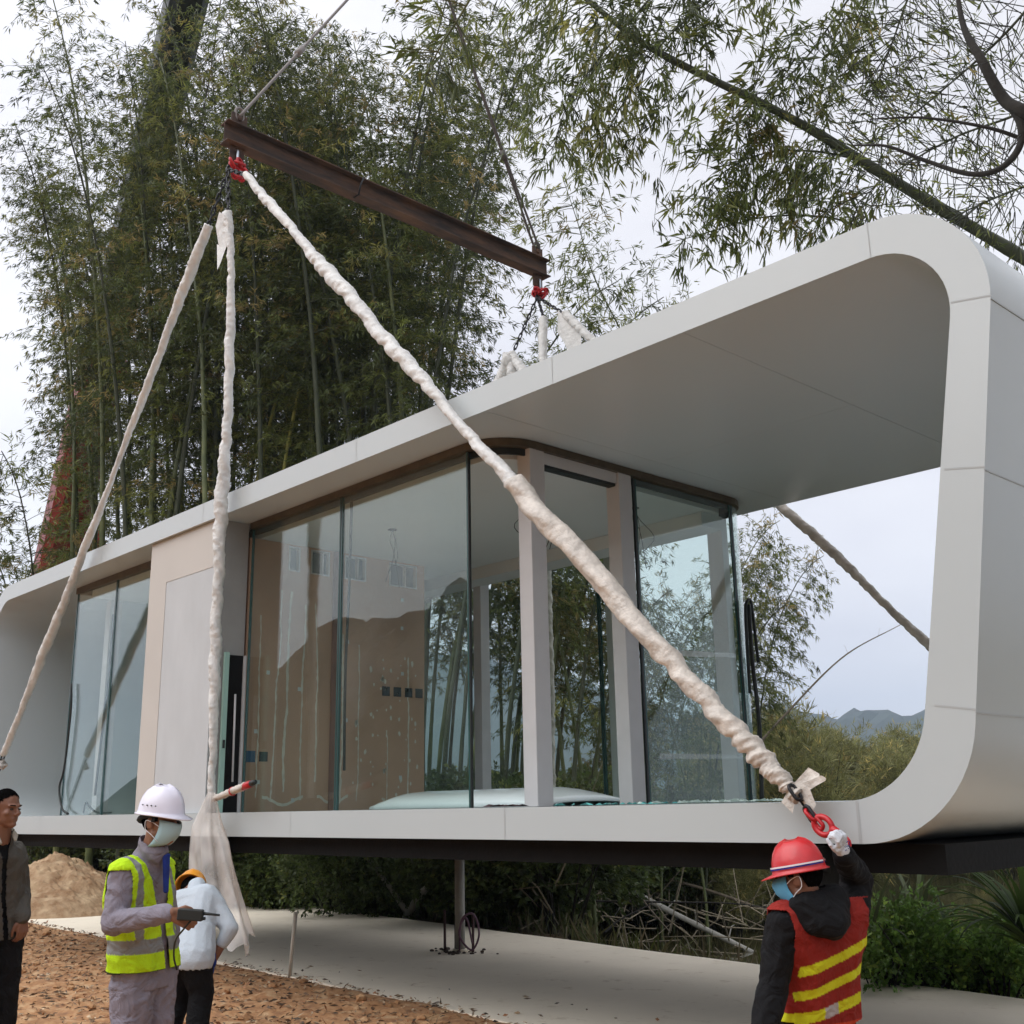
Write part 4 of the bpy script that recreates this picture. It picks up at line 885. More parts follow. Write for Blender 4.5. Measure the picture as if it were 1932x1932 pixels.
# curved dark branch
cb = empty('bare_tree', tuple(at(2060, 330, 8.6))); tag(cb, 'dark crooked tree branch hooking down at the right edge of the sky', 'tree branch')
mb = MB(); mb.tube(curve_pts([at(2080, 330, 8.6), at(1975, 250, 8.6), at(1930, 212, 8.6), at(1893, 186, 8.7), at(1850, 110, 8.8), at(1817, 46, 9), at(1800, -60, 9.2)], 40), np.linspace(.09, .012, 40)**1.0*np.linspace(.8, 1, 40), 9)
P_(mb, 'trunk', M['bark'], cb)
mb = MB(); mb.tube(curve_pts([at(1905, 195, 8.68), at(1926, 235, 8.6), at(1922, 280, 8.6), at(1885, 319, 8.6), at(1828, 328, 8.7), at(1743, 302, 8.9), at(1674, 276, 9.0), at(1612, 274, 9.2)], 46), np.linspace(.036, .008, 46), 8)
P_(mb, 'branch', M['bark'], cb)
mb = MB(); mb.tube(curve_pts([at(1940, 266, 8.7), at(1860, 240, 8.8), at(1740, 222, 9), at(1640, 225, 9.2)], 26), np.linspace(.018, .006, 26), 6); P_(mb, 'branch', M['bark'], cb)
mb = MB(); rr = np.random.default_rng(77)
for k in range(70):
    q = at(rr.uniform(1600, 1932), rr.uniform(10, 420), rr.uniform(8.6, 10.5)); d = nrm(rr.normal(size=3)*V(1, 1, .9)); m_ = q+d*.35+rr.normal(size=3)*.04
    mb.tube([q, m_, m_+nrm(d+rr.normal(size=3)*.3)*.35], [.005, .004, .002], 3, cap=False)
P_(mb, 'twig', M['bark'], cb)
bamboo_branch('bamboo_spray', [(930, -90, 7.5), (880, 10, 7.6), (830, 90, 7.7), (800, 150, 7.8)], .010, .004, 'close bamboo sprig with yellowish leaves at the top centre', seed=151, cm=M['culm'], t0=.3, nodes=8, per=3, blen=(.35, .2), step=.09, k=3, L=.15, W=.024, droop=.4)
bamboo_branch('bamboo_spray', [(1180, 640, 17.5), (1120, 520, 17), (1090, 420, 16.8), (1060, 330, 16.6)], .012, .004, 'light bamboo spray beside the far end of the rusty beam', seed=152, cm=M['culm'], t0=.1, nodes=16, per=4, blen=(1.2, .7), step=.12, k=4, L=.16, W=.024, droop=.5)

# leaf litter on the dirt
rg2 = np.random.default_rng(31); n = 21000; X = rg2.uniform(-19, -3, n); Y = rg2.uniform(1.0, 7.2, n); ok = (Y < slab_front(X)+.1) | (rg2.random(n) < .03); X, Y = X[ok], Y[ok]
P = np.stack([X, Y, np.where(Y < slab_front(X), yard_h(X, Y), .0)+.012], -1); D = rg2.normal(size=P.shape)*np.array([1, 1, .22]); D /= np.linalg.norm(D, axis=1)[:, None]
pal = np.array([[.28, .18, .10], [.40, .27, .15], [.16, .10, .06], [.50, .38, .25], [.34, .16, .07], [.10, .07, .045]]); c = pal[rg2.integers(0, 6, len(P))]*rg2.uniform(.7, 1.2, (len(P), 1))
v, q, c = leaf_quads(P, D, rg2.uniform(.03, .095, len(P)), rg2.uniform(.008, .026, len(P)), rg2, c)
tag(link('leaf_litter', mesh_np('leaf_litter', v, q, [mat('dry_leaf', attr=True, rough=.8)], False, c)), 'dry brown leaves strewn over the orange earth', 'leaf litter', None, 'stuff')
# clods
rr = np.random.default_rng(41); mb = MB()
for k in range(260):
    x, y = rr.uniform(-17, -5), rr.uniform(1.5, 6.9)
    if y > slab_front(x)-.1: continue
    s = rr.uniform(.02, .07); mb.ell((x, y, float(yard_h(np.array(x), np.array(y)))+s*.2), V(1, rr.uniform(.6, 1), .55)*s, sub=1, smooth=False)
for v_ in mb.bm.verts: v_.co += Vector(rr.normal(size=3)*.006)
tag(mb.build('soil_clods', M['soil']), 'orange clods of earth lying in the yard', 'clods', None, 'stuff')
# clay heap
c0 = gp(118, 20.0); st = 70; mb = MB(); g = np.linspace(-1, 1, st); U, W = np.meshgrid(g, g); rad = np.sqrt(U**2+W**2)
Z = np.clip(1-rad**1.6, 0, 1)*(1.05+.22*fbm(U*2.2+3, W*2.2, 1.2))+.085*fbm(U*7, W*7, 1.3)*np.clip(1.1-rad, 0, 1)+.022*rr.normal(size=U.shape)*np.clip(1.05-rad, 0, 1)-.15
i = np.arange(st*st).reshape(st, st); q = np.stack([i[:-1, :-1], i[:-1, 1:], i[1:, 1:], i[1:, :-1]], -1).reshape(-1, 4)
tag(link('clay_heap', mesh_np('clay_heap', np.stack([c0[0]+U*2.1, c0[1]+W*1.7, c0[2]+Z], -1).reshape(-1, 3), q, [mat('clay', (.50, .36, .22), .95, col2=(.26, .15, .075), vscale=3.5, bump=.9, bscale=12)])), 'heap of pale tan clay at the left end of the slab', 'earth heap')
# dry sticks in the undergrowth behind the slab
rr = np.random.default_rng(55); mb = MB()
for k in range(330):
    px = rr.uniform(430, 1480); Dk = rr.uniform(15.2, 21) if px < 1050 else rr.uniform(19, 26); p = gp(px, Dk); 
    if p[1] < slab_back(p[0])+.4: continue
    p[2] = max(p[2], WATER)+rr.uniform(0, .7); d = nrm(rr.normal(size=3)*V(1, 1, .7)+V(0, 0, .25)); l = rr.uniform(.5, 1.9); m_ = p+d*l*.5+rr.normal(size=3)*.07
    mb.tube([p, m_, p+d*l], [.014, .010, .004], 4, cap=False)
tag(mb.build('brushwood', mat('dry_sticks', (.26, .22, .15), .9, var=.5, vscale=2)), 'tangle of dry grey sticks in the undergrowth between slab and pond', 'brushwood', None, 'stuff')
# pipe post
pp = V(-10.48, 8.92, 0); post = empty('pipe_post', tuple(pp)); tag(post, 'grey upright steel pipe standing in the slab under the pod', 'pipe')
mb = MB(); mb.tube([pp+V(0, 0, -.1), pp+V(0, 0, 1.02)], .058, 18); P_(mb, 'pipe', M['pole'], post)
mb = MB(); mb.tube([pp+V(0, 0, .0), pp+V(0, 0, .03)], .085, 18); P_(mb, 'collar', M['concrete'], post)
for dx, dy, h in ((-.13, -.12, .46), (.16, .06, .40), (-.10, .02, .3)):
    mb = MB(); mb.tube([pp+V(dx, dy, -.05), pp+V(dx*1.03, dy, h)], .016, 6); tag(mb.build('rebar_stub', M['rebar']), {-.13: 'tall rusty rebar stub left of the grey pipe', .16: 'rusty rebar stub right of the grey pipe', -.10: 'short rebar stub close behind the grey pipe'}[dx], 'rebar')
mb = MB(); mb.tube(curve_pts([pp+V(.06, -.06, .02), pp+V(.14, -.1, .35), pp+V(.24, 0, .42), pp+V(.28, .05, .2), pp+V(.2, 0, .03), pp+V(.1, -.1, .2), pp+V(.17, -.05, .38), pp+V(.22, 0, .1)], 50), .012, 5)
tag(mb.build('hose', M['mauve']), 'mauve hose coiled at the foot of the grey pipe', 'hose')
rr = np.random.default_rng(5); mb = MB()
for k in range(50): s = rr.uniform(.012, .035); mb.ell(pp+V(rr.normal()*.22, rr.normal()*.16, s*.3), V(s, s*.8, s*.5), sub=1, smooth=False)
tag(mb.build('rubble', mat('dark_rubble', (.10, .075, .06), .95)), 'dark rubble round the foot of the pipe', 'rubble', None, 'stuff')
# peg
mb = MB(); a = V(-10.38, 6.56, -.1); mb.tube([a, at(558, 1722, 11.2)], .021, 12); tag(mb.build('white_peg', M['pvc']), 'thin pale plastic peg stuck upright at the edge of the slab', 'peg')
# fallen poles and limbs
for nm, ct, r0, r1, mt, lab in [
    ('bare_culm', [(1400, 1440, 25), (1480, 1350, 25.5), (1590, 1240, 26), (1700, 1178, 26.4)], .035, .008, M['twig'], 'thin bare bamboo culm slanting across the sky in the terrace opening'),
    ('fallen_pole', [(1085, 1622, 22), (1250, 1712, 20.6), (1420, 1797, 19.2)], .06, .045, M['pole'], 'long grey fallen bamboo pole slanting down into the dark pond'),
    ('fallen_pole', [(1150, 1632, 23), (1320, 1675, 22), (1500, 1738, 20.5)], .035, .025, M['twig'], 'thinner straw coloured fallen pole above the grey one'),
    ('fallen_pole', [(1600, 1634, 47), (1700, 1655, 41), (1795, 1676, 36)], .06, .035, M['twig'], 'pale fallen pole over the pond right of the red helmet'),
    ('fallen_pole', [(1740, 1648, 43), (1840, 1662, 39.5), (1960, 1664, 39)], .05, .04, M['twig'], 'straight pale pole lying across the far end of the pond'),
    ('dead_branch', [(1110, 1700, 19.5), (1250, 1702, 19.3), (1370, 1704, 19.2), (1450, 1712, 19.2)], .02, .008, M['bark'], 'thin dark dead branch stretching level over the pond'),
    ('dead_branch', [(1190, 1650, 19), (1215, 1700, 18.8), (1265, 1760, 18.5)], .02, .01, M['twig'], 'short grey dead branch leaning under the grey pole'),
    ('dead_branch', [(1140, 1760, 18), (1170, 1735, 18.3), (1230, 1705, 18.8)], .02, .01, M['bark'], 'crooked dead branch left of the pond surface')]:
    pts = curve_pts([at(*c_) for c_ in ct], 24); mb = MB(); mb.tube(pts, np.linspace(r0, r1, 24)*(1+.1*(np.arange(24) % 4 == 0)), 8)
    for k in range(5):
        j = 4+k*4; q = pts[j]; d = nrm(np.random.default_rng(j).normal(size=3)+V(0, 0, -.2)); mb.tube([q, q+d*.3, q+d*.5+V(0, 0, -.12)], [r1*.35, r1*.25, r1*.12], 4)
    tag(mb.build(nm, mt), lab, 'pole' if 'pole' in nm else 'branch')
tr = empty('undergrowth_tree', tuple(at(771, 1726, 17.2))); tag(tr, 'forked grey tree behind the slab left of the pipe post', 'tree')
mb = MB()
for ct, r in (([(768, 1745, 17.2), (771, 1722, 17.2), (827, 1649, 17), (889, 1616, 16.8), (960, 1560, 16.6)], .075), ([(771, 1728, 17.2), (740, 1680, 17.3), (692, 1616, 17.4), (650, 1540, 17.5)], .05), ([(827, 1649, 17), (850, 1600, 17.2), (860, 1520, 17.4)], .04)):
    mb.tube(curve_pts([at(*c_) for c_ in ct], 20), np.linspace(r, r*.45, 20), 7)
P_(mb, 'trunk', M['pole'], tr)
rr = np.random.default_rng(17); PP = np.array([at(rr.uniform(650, 980), rr.uniform(1530, 1690), rr.uniform(16.3, 17.6)) for k in range(420)]); v, q, c = fans(PP, rr.normal(size=PP.shape), rr, 4, .09, .05, .3, 1., np.tile([[.05, .075, .02]], (420, 1)))
P_(MB(), 'x', M['leaf'], tr) if False else link('crown', mesh_np('crown', v-np.array(tr.location), q, [M['leaf']], False, c), tr)

# strap-leaved plants at the right edge
def strap_plant(c, n, L, seed, label, col=(.07, .12, .03), down=1.):
    rr = np.random.default_rng(seed); vs, qs, cs = [], [], []; o = 0
    for k in range(n):
        a = rr.uniform(0, 6.28); el = rr.uniform(.5, 1.45); d = V(math.cos(a)*math.cos(el), math.sin(a)*math.cos(el), math.sin(el)); l = L*rr.uniform(.6, 1.15); w_ = .028*rr.uniform(.8, 1.3); p = V(0, 0, .05); s = nrm(np.cross(d, V(0, 0, 1))); m = 9
        cc = np.array(col)*rr.uniform(.6, 1.5)
        for i in range(m+1):
            t = i/m; ww = w_*(1-t**2.2)+.002; vs += [p-s*ww, p+V(0, 0, -ww*.5), p+s*ww]; cs += [cc]*3
            if i < m: b0 = o+i*3; qs += [[b0, b0+1, b0+4, b0+3], [b0+1, b0+2, b0+5, b0+4]]
            p = p+d*l/m; d = nrm(d-V(0, 0, 1)*down*.30*(t+.25))
        o += 3*(m+1)
    e = empty('strap_leaf_plant', tuple(c)); tag(e, label, 'plant'); link('leaves', mesh_np('leaves', vs, qs, [M['leaf']], False, np.array(cs)), e)
    mb = MB(); mb.tube([(0, 0, -.5), (0, 0, .08)], [n*.0006, n*.0005], 8); mb.build('stem', M['bark'], e)
strap_plant(at(1950, 1800, 9.4), 80, 1.15, 3, 'large strap leaved plant with arching fronds at the right edge behind the slab', down=1.1)
strap_plant(at(1800, 1850, 10.4), 26, .7, 4, 'small dark strap leaved plant among the shrubs behind the slab', (.04, .07, .025))
for k, (x, y, D) in enumerate([(1640, 1800, 10.2), (1735, 1775, 11.5), (1690, 1800, 11.4)]): strap_plant(at(x, y, D), 9, 1.0, 8+k, ['tall thin grass tuft just right of the orange vest', 'tall thin grass tuft in front of the bright patch of water', 'thin grass tuft between the shrubs and the vest'][k], (.09, .11, .05), .8)

# ---------------------------------------------------------------- people
DG = bpy.context.evaluated_depsgraph_get
_ico = {}
def ico(sub=2):
    if sub not in _ico:
        b = bmesh.new(); bmesh.ops.create_icosphere(b, subdivisions=sub, radius=1); _ico[sub] = np.array([v.co[:] for v in b.verts]); b.free()
    return _ico[sub]
def hull(mb, balls, sub=2):
    pts = np.concatenate([ico(sub)*r+np.asarray(p) for p, r in balls]); vs = [mb.bm.verts.new(p) for p in pts]
    bmesh.ops.convex_hull(mb.bm, input=vs, use_existing_faces=False)
    for v in [v for v in vs if v.is_valid and not v.link_faces]: mb.bm.verts.remove(v)
def cap(mb, a, ra, b_, rb): hull(mb, [(a, ra), (b_, rb)])
def skin(name, mb, mats, parent, vox=.008, sm=2, wr=0., wf=14., colf=None, cut=None, thick=0.):
    base = V(*parent.location); me0 = bpy.data.meshes.new('t'); bmesh.ops.recalc_face_normals(mb.bm, faces=mb.bm.faces[:]); mb.bm.to_mesh(me0); mb.bm.free()
    o = link('t', me0); md = o.modifiers.new('r', 'REMESH'); md.mode = 'VOXEL'; md.voxel_size = vox; md.use_smooth_shade = True
    dg = DG(); dg.update(); me = bpy.data.meshes.new_from_object(o.evaluated_get(dg)); bpy.data.objects.remove(o); bpy.data.meshes.remove(me0)
    n = len(me.vertices); co = np.empty(n*3); me.vertices.foreach_get('co', co); co = co.reshape(-1, 3)
    ed = np.empty(len(me.edges)*2, np.int32); me.edges.foreach_get('vertices', ed); ed = ed.reshape(-1, 2)
    deg = np.bincount(ed.ravel(), minlength=n).astype(float)
    for _ in range(sm):
        acc = np.stack([np.bincount(ed[:, 0], co[ed[:, 1], k], n)+np.bincount(ed[:, 1], co[ed[:, 0], k], n) for k in range(3)], -1); co = co*.4+.6*acc/deg[:, None]
    if wr:
        me.vertices.foreach_set('co', co.ravel()); me.update(); nn = np.empty(n*3); me.vertices.foreach_get('normal', nn); nn = nn.reshape(-1, 3)
        co = co+nn*(wrinkle(co-base, wf)*wr*2.6)[:, None]
    if colf is not None: set_cols(me, colf(co))
    kill = cut(co) if cut is not None else None
    me.vertices.foreach_set('co', (co-base).ravel()); me.name = name
    if kill is not None:
        b = bmesh.new(); b.from_mesh(me); b.verts.ensure_lookup_table(); bmesh.ops.delete(b, geom=[b.verts[i] for i in np.nonzero(kill)[0]], context='VERTS'); b.to_mesh(me); b.free()
    for p in me.polygons: p.use_smooth = True
    me.materials.clear()
    for m_ in (mats if isinstance(mats, (list, tuple)) else [mats]): me.materials.append(m_)
    o = link(name, me, parent)
    if thick: t = o.modifiers.new('s', 'SOLIDIFY'); t.thickness = thick; t.offset = 0
    return o
def frame(fw, up=(0, 0, 1)):
    fw = nrm(fw); up = np.asarray(up, float); up = nrm(up-fw*(up@fw)); rt = np.cross(fw, up); return rt, fw, up      # person's right, forward, up
class Head:
    def __init__(s, c, fw, up=(0, 0, 1), k=1.): s.c = np.asarray(c); s.A = frame(fw, up); s.k = k
    def __call__(s, x, y, z): return s.c+s.k*(s.A[0]*x+s.A[1]*y+s.A[2]*z)
    def mat(s): return np.stack(s.A, 1)
def add_head(mb, H):
    k = H.k; R_ = H.mat()
    mb.ell(H(0, -.015, .035), V(.077, .098, .092)*k, R_); mb.ell(H(0, .022, -.03), V(.063, .070, .085)*k, R_)
    for s in (-1, 1):
        cap(mb, H(s*.045, .005, -.062), .022*k, H(0, .064, -.098), .020*k); mb.ell(H(s*.042, .058, -.022), V(.022, .022, .02)*k, R_)
        cap(mb, H(s*.012, .086, .023), .011*k, H(s*.045, .072, .024), .009*k)
        mb.ell(H(s*.011, .100, -.030), V(.009, .009, .008)*k, R_); mb.ell(H(s*.081, -.012, -.008), V(.010, .02, .033)*k, R_); mb.ell(H(s*.077, 0., -.02), V(.012, .014, .02)*k, R_)
    cap(mb, H(0, .088, .012), .008*k, H(0, .108, -.024), .0125*k); cap(mb, H(-.018, .084, -.056), .008*k, H(.018, .084, -.056), .008*k)
    cap(mb, H(-.015, .082, -.068), .009*k, H(.015, .082, -.068), .009*k); mb.ell(H(0, .078, -.092), V(.021, .018, .017)*k, R_)
def add_hand(mb, w_, d, n_, s, curl=.5, L=.18, thumb=.6, r=1.):
    """w wrist, d towards the knuckles, n out of the back of the hand, s thumb side"""
    d = nrm(d); n_ = nrm(n_-d*(n_@d)); s = nrm(s-d*(s@d)-n_*(s@n_)); k = L/.18; kn = []
    for i, (sx, fl) in enumerate(((.030, .074), (.010, .082), (-.011, .076), (-.031, .060))):
        p = w_+d*(.088 if i in (1, 2) else .082)*k+s*sx*k; cap(mb, w_+s*sx*.55*k+d*.01*k, .019*k*r, p, .0125*k*r); q = p; a = 0
        for j, (ff, rr_) in enumerate(((.45, .0096), (.30, .0086), (.25, .0076))):
            a += curl*(.75, 1.1, .8)[j]*(1+.10*i); e = q+(d*math.cos(a)-n_*math.sin(a))*fl*ff*k; cap(mb, q, (rr_+.0008)*k*r, e, rr_*k*r); q = e
    hull(mb, [(w_+d*.02*k+s*.02*k-n_*.004, .016*k*r), (w_+d*.02*k-s*.02*k-n_*.004, .016*k*r), (w_+d*.08*k+s*.026*k, .012*k*r), (w_+d*.078*k-s*.028*k, .012*k*r)])
    t0 = w_+d*.022*k+s*.024*k; t1 = t0+(d*.6+s*.7-n_*.25*thumb)*.038*k; t2 = t1+nrm(d*1.+s*.25-n_*.55*thumb)*.034*k; t3 = t2+nrm(d*.9-n_*.8*thumb-s*.2)*.026*k
    cap(mb, t0, .016*k*r, t1, .012*k*r); cap(mb, t1, .0115*k*r, t2, .0098*k*r); cap(mb, t2, .0098*k*r, t3, .0082*k*r)
def add_shoe(mb, ank, fw, g):
    r_, f, u = frame(fw); h = ank[2]-g; c_ = V(ank[0], ank[1], g)
    hull(mb, [(c_-f*.05+V(0, 0, .04), .040), (c_+f*.09+V(0, 0, .035), .040), (c_+f*.17+V(0, 0, .028), .030), (ank, .048)])
def torso(mb, J, e=0., low=True):
    """J: SL SR CL CR(chest) WL WR(waist) HL HR(hip)"""
    S_ = [(J['SL'], .062+e), (J['SR'], .062+e)]; C_ = [(J['CL'], .098+e), (J['CR'], .098+e)]; W_ = [(J['WL'], .092+e), (J['WR'], .092+e)]; H_ = [(J['HL'], .098+e), (J['HR'], .098+e)]
    hull(mb, S_+C_); hull(mb, C_+W_); hull(mb, W_+H_)
    cap(mb, J['N'], .058+e*.6, (J['SL']+J['SR'])/2+V(0, 0, -.02), .085+e)
def legs(mb, J, e=0., to='ank'):
    for s in 'LR':
        cap(mb, J['H'+s], .092+e, J['K'+s], .060+e); cap(mb, J['K'+s], .060+e, J['A'+s]+V(0, 0, .03), .042+e*1.3)
def arm(mb, J, s, e=0., cut=1.):
    cap(mb, J['S'+s], .058+e, J['E'+s], .043+e); w_ = J['E'+s]+(J['W'+s]-J['E'+s])*cut; cap(mb, J['E'+s], .043+e, w_, .029+e+(1-cut)*.008)
def body_frame(c_ch, c_hip, fw, sw=.19, ch=.085, up=None):
    """joints from chest and hip centres and the facing direction"""
    r_, f, u = frame(fw, nrm(c_ch-c_hip)); J = {}
    sc = c_ch+u*.13; J['SR'], J['SL'] = sc+r_*sw, sc-r_*sw; J['CR'], J['CL'] = c_ch+r_*ch, c_ch-r_*ch
    wc = c_ch*.42+c_hip*.58; J['WR'], J['WL'] = wc+r_*.07, wc-r_*.07; J['HR'], J['HL'] = c_hip+r_*.085, c_hip-r_*.085
    J['N'] = sc+u*.10+f*.01; J['f'], J['r'], J['u'] = f, r_, u; return J
def helmet(H, m, parent, a=.138, b_=.112, h=.15, z0=.035, peak=.055, tilt=0., ridge=True, bm_=None):
    """hard hat: shell with brim and peak"""
    mb = MB(); b = mb.bm; n = 48; rows = []; k = H.k
    prof = [(0, 1), (.25, .985), (.5, .90), (.7, .76), (.85, .57), (.95, .33), (1., .06), (1.02, 0.)]
    for pr, pz in prof:
        row = []
        for i in range(n):
            t = 2*math.pi*i/n; x, y = math.cos(t)*b_*pr, math.sin(t)*a*pr; rd = .010*math.exp(-(x/.016)**2)*(pz > .25) if ridge else 0
            rd += .005*math.exp(-((abs(x)-.045)/.009)**2)*(pz > .4) if ridge else 0
            row.append(b.verts.new(H(x, y-.012, z0+pz*h+rd)))
        rows.append(row)
    row = []; row2 = []
    for i in range(n):
        t = 2*math.pi*i/n; s = math.sin(t); ex = .014+peak*max(0, s)**3; x, y = math.cos(t)*(b_*1.02+ex*.8), math.sin(t)*(a*1.02+ex); row.append(b.verts.new(H(x, y-.012, z0-.006-.012*max(0, s)**3)))
    rows.append(row)
    for p, q in zip(rows[:-1], rows[1:]):
        for i in range(n):
            if (p[i].co-p[(i+1) % n].co).length < 1e-6: continue
            f = b.faces.new((p[i], p[(i+1) % n], q[(i+1) % n], q[i])); f.smooth = True
    bmesh.ops.remove_doubles(b, verts=b.verts[:], dist=1e-5)
    o = P_(mb, 'hard_hat', m, parent); t = o.modifiers.new('s', 'SOLIDIFY'); t.thickness = .005; return o
def mask(H, m, parent, cord=True):
    mb = MB(); b = mb.bm; R0 = []
    for i in range(9):
        v_ = i/8; z = -.004-.108*v_; row = []
        for j in range(15):
            u_ = (j-7)/7; x = .070*u_*(1-.12*abs(v_-.4)); yy = .131-.084*abs(u_)**2.4-.10*abs(v_-.20)**2.0-.0025*math.cos(v_*18)*(1-abs(u_)); row.append(b.verts.new(H(x, yy, z+.018*abs(u_)*(v_-.5)*2*-1)))
        R0.append(row)
    for i in range(8):
        for j in range(14): f = b.faces.new((R0[i][j], R0[i][j+1], R0[i+1][j+1], R0[i+1][j])); f.smooth = True
    o = P_(mb, 'face_mask', m, parent); t = o.modifiers.new('s', 'SOLIDIFY'); t.thickness = .003
    for s in (-1, 1):
        mb = MB(); mb.tube(curve_pts([H(s*.068, .045, -.02), H(s*.083, .015, -.002), H(s*.093, -.025, .005), H(s*.088, -.025, -.04), H(s*.078, .01, -.065), H(s*.062, .045, -.098)], 16), .0022, 5); P_(mb, 'ear_loop', M['white'], parent)
def eyes(H, parent):
    for s in (-1, 1):
        mb = MB(); mb.ell(H(s*.031, .0795, .003), V(.0135, .008, .006)*H.k, H.mat()); P_(mb, 'eye', M['eye'], parent)
        mb = MB(); cap(mb, H(s*.018, .095, .026), .0035, H(s*.046, .082, .028), .003); P_(mb, 'eyebrow', M['hair'], parent)
def hair(H, parent, z=.02, back=-.06, side=.03, th=1.04):
    mb = MB(); mb.ell(H(0, -.017, .037), V(.078, .099, .095)*th*H.k/1.03, H.mat(), 3)
    A = H.mat()
    def cut(co):
        l = (co-H.c)@A; x, y, z_ = l[:, 0], l[:, 1], l[:, 2]
        low = np.where(y > .055, .082-.0*y, np.where(y > .02, .02, np.where(y > -.04, .015, -.045)))
        low = np.interp(y, [-.12, -.045, -.035, .02, .035, .065, .12], [-.055, -.045, .03, .035, .06, .086, .09]); return z_ < low
    return skin('hair', mb, M['hair'], parent, .0045, 1, .0022, 70, None, lambda co: cut(co+np.random.default_rng(1).normal(size=co.shape)*.004))
M['skin'] = mat('skin', (.26, .125, .075), .5, var=.08, vscale=25, spec=.4)
M['skin2'] = mat('skin_dark', (.20, .09, .055), .5, var=.08, vscale=25, spec=.4)
M['eye'] = mat('eye', (.03, .02, .015), .2); M['hair'] = mat('hair', (.004, .0035, .0035), 1., bump=.8, bscale=90, spec=.0)
M['white'] = mat('white_plastic', (.75, .75, .78), .35); M['hatw'] = mat('hat_white', (.72, .70, .80), .25, coat=.3, var=.02)
M['hatr'] = mat('hat_red', (.55, .02, .025), .32, coat=.2, var=.15, vscale=14, bump=.05); M['haty'] = mat('hat_yellow', (.75, .30, .01), .3, coat=.2)
M['maskb'] = mat('mask_blue', (.36, .52, .56), .8); M['maskb2'] = mat('mask_bright_blue', (.10, .35, .55), .8)
def cloth(name, attr=False, col=(.3, .3, .3), **k):
    m = mat(name, col, .85, attr=attr, bump=.25, bscale=160, spec=.2, var=.10, vscale=7, **k); N = m.node_tree.nodes; L = m.node_tree.links
    b = [n for n in N if n.type == 'BUMP'][0]; n2 = N.new('ShaderNodeTexNoise'); n2.inputs['Scale'].default_value = 9; n2.inputs['Detail'].default_value = 2; n2.inputs['Distortion'].default_value = 1.6
    tc = N.new('ShaderNodeTexCoord'); L.new(tc.outputs['Object'], n2.inputs['Vector']); b2 = N.new('ShaderNodeBump'); b2.inputs['Strength'].default_value = .6; b2.inputs['Distance'].default_value = .05
    L.new(n2.outputs['Fac'], b2.inputs['Height']); L.new(b2.outputs[0], b.inputs['Normal']); return m
M['workwear'] = cloth('grey_workwear', col=(.235, .215, .255)); M['black'] = cloth('black_cloth', col=(.006, .006, .007)); M['vest'] = cloth('vest_cloth', True)
M['lightblue'] = mat('light_blue_knit', (.47, .52, .57), .9, var=.05, vscale=5, bump=.25, bscale=70, spec=.15); M['jacket'] = cloth('charcoal_jacket', col=(.085, .078, .068)); M['beigec'] = cloth('beige_collar', col=(.38, .34, .28))
M['navy'] = cloth('navy', col=(.02, .04, .22)); M['glove'] = cloth('white_glove', col=(.62, .64, .68)); M['gloveb'] = cloth('blue_glove', col=(.02, .045, .24)); M['denim'] = cloth('dark_trousers', col=(.04, .042, .048))

# 1 --- man in white helmet, facing right
G = lambda x, y: float(height(x, y))
rh, ah = V(_r0[0], _r0[1], 0), V(-math.cos(YAW), math.sin(YAW), 0)          # image-right and away, on the ground
fw = nrm(rh*.90-ah*.42)
hip = at(272, 1843, 6.02); ch = at(262, 1686, 6.0)
J = body_frame(ch, hip, fw, .175, .085); gx = float(G(hip[0], hip[1]))
J['SR'] = at(236, 1650, 5.84); J['SL'] = at(297, 1640, 6.15); J['N'] = at(290, 1592, 6.0)
J['ER'] = at(213, 1742, 5.74); J['WR_'] = at(322, 1722, 5.58); J['EL'] = at(318, 1742, 6.22); J['WL_'] = at(322, 1835, 6.2)
def fix_legs(J, g, fw, spread=.04, kf=.02):
    for s, k in (('L', -1), ('R', 1)):
        h = J['H'+s]; J['A'+s] = V(h[0], h[1], g+.09)+J['r']*k*spread; J['K'+s] = (h+J['A'+s])/2+nrm(fw)*kf+V(0, 0, .01)
def arm2(mb, S_, E_, W_, e, cut=1., rs=(.058, .043, .029)):
    cap(mb, S_, rs[0]+e, E_, rs[1]+e); w_ = E_+(W_-E_)*cut; cap(mb, E_, rs[1]+e, w_, rs[2]+e)
fix_legs(J, gx, fw)
p1 = empty('person', (hip[0], hip[1], gx)); tag(p1, 'man in white hard hat and yellow green vest holding a black radio', 'person')
H = Head(at(305, 1550, 6.0), nrm(fw*1+V(0, 0, -.10)))
mb = MB(); add_head(mb, H); cap(mb, H(0, -.025, -.05), .056, J['N']-V(0, 0, .04), .062); torso(mb, J); legs(mb, J)
arm2(mb, J['SR'], J['ER'], J['WR_'], 0); arm2(mb, J['SL'], J['EL'], J['WL_'], 0)
hd = nrm(at(352, 1735, 5.6)-J['WR_']); add_hand(mb, J['WR_']+hd*.01, hd, nrm(-ah*.9+V(0, 0, .35)), V(0, 0, 1), .55, .185, .8); add_hand(mb, J['WL_'], V(0, 0, -1), rh, -ah, .4)
for s in 'LR': add_shoe(mb, J['A'+s], fw, gx)
skin('body', mb, M['skin'], p1, .0055, 2); eyes(H, p1)
def hairlow(H, parent, z1=.0):
    mb = MB(); mb.ell(H(0, -.02, .01), V(.080, .100, .085)*H.k, H.mat(), 3); A = H.mat()
    def cut(co):
        l = (co-H.c)@A; return (l[:, 1] > .035) | (l[:, 2] < np.interp(l[:, 1], [-.12, -.04, -.03, .05], [-.055, -.05, .0, .0])) | (l[:, 2] > .07)
    return skin('hair', mb, M['hair'], parent, .006, 1, .001, 60, None, cut)
hairlow(H, p1); helmet(H, M['hatw'], p1, a=.134, b_=.112, h=.150, z0=.043, peak=.045); mask(H, M['maskb'], p1)
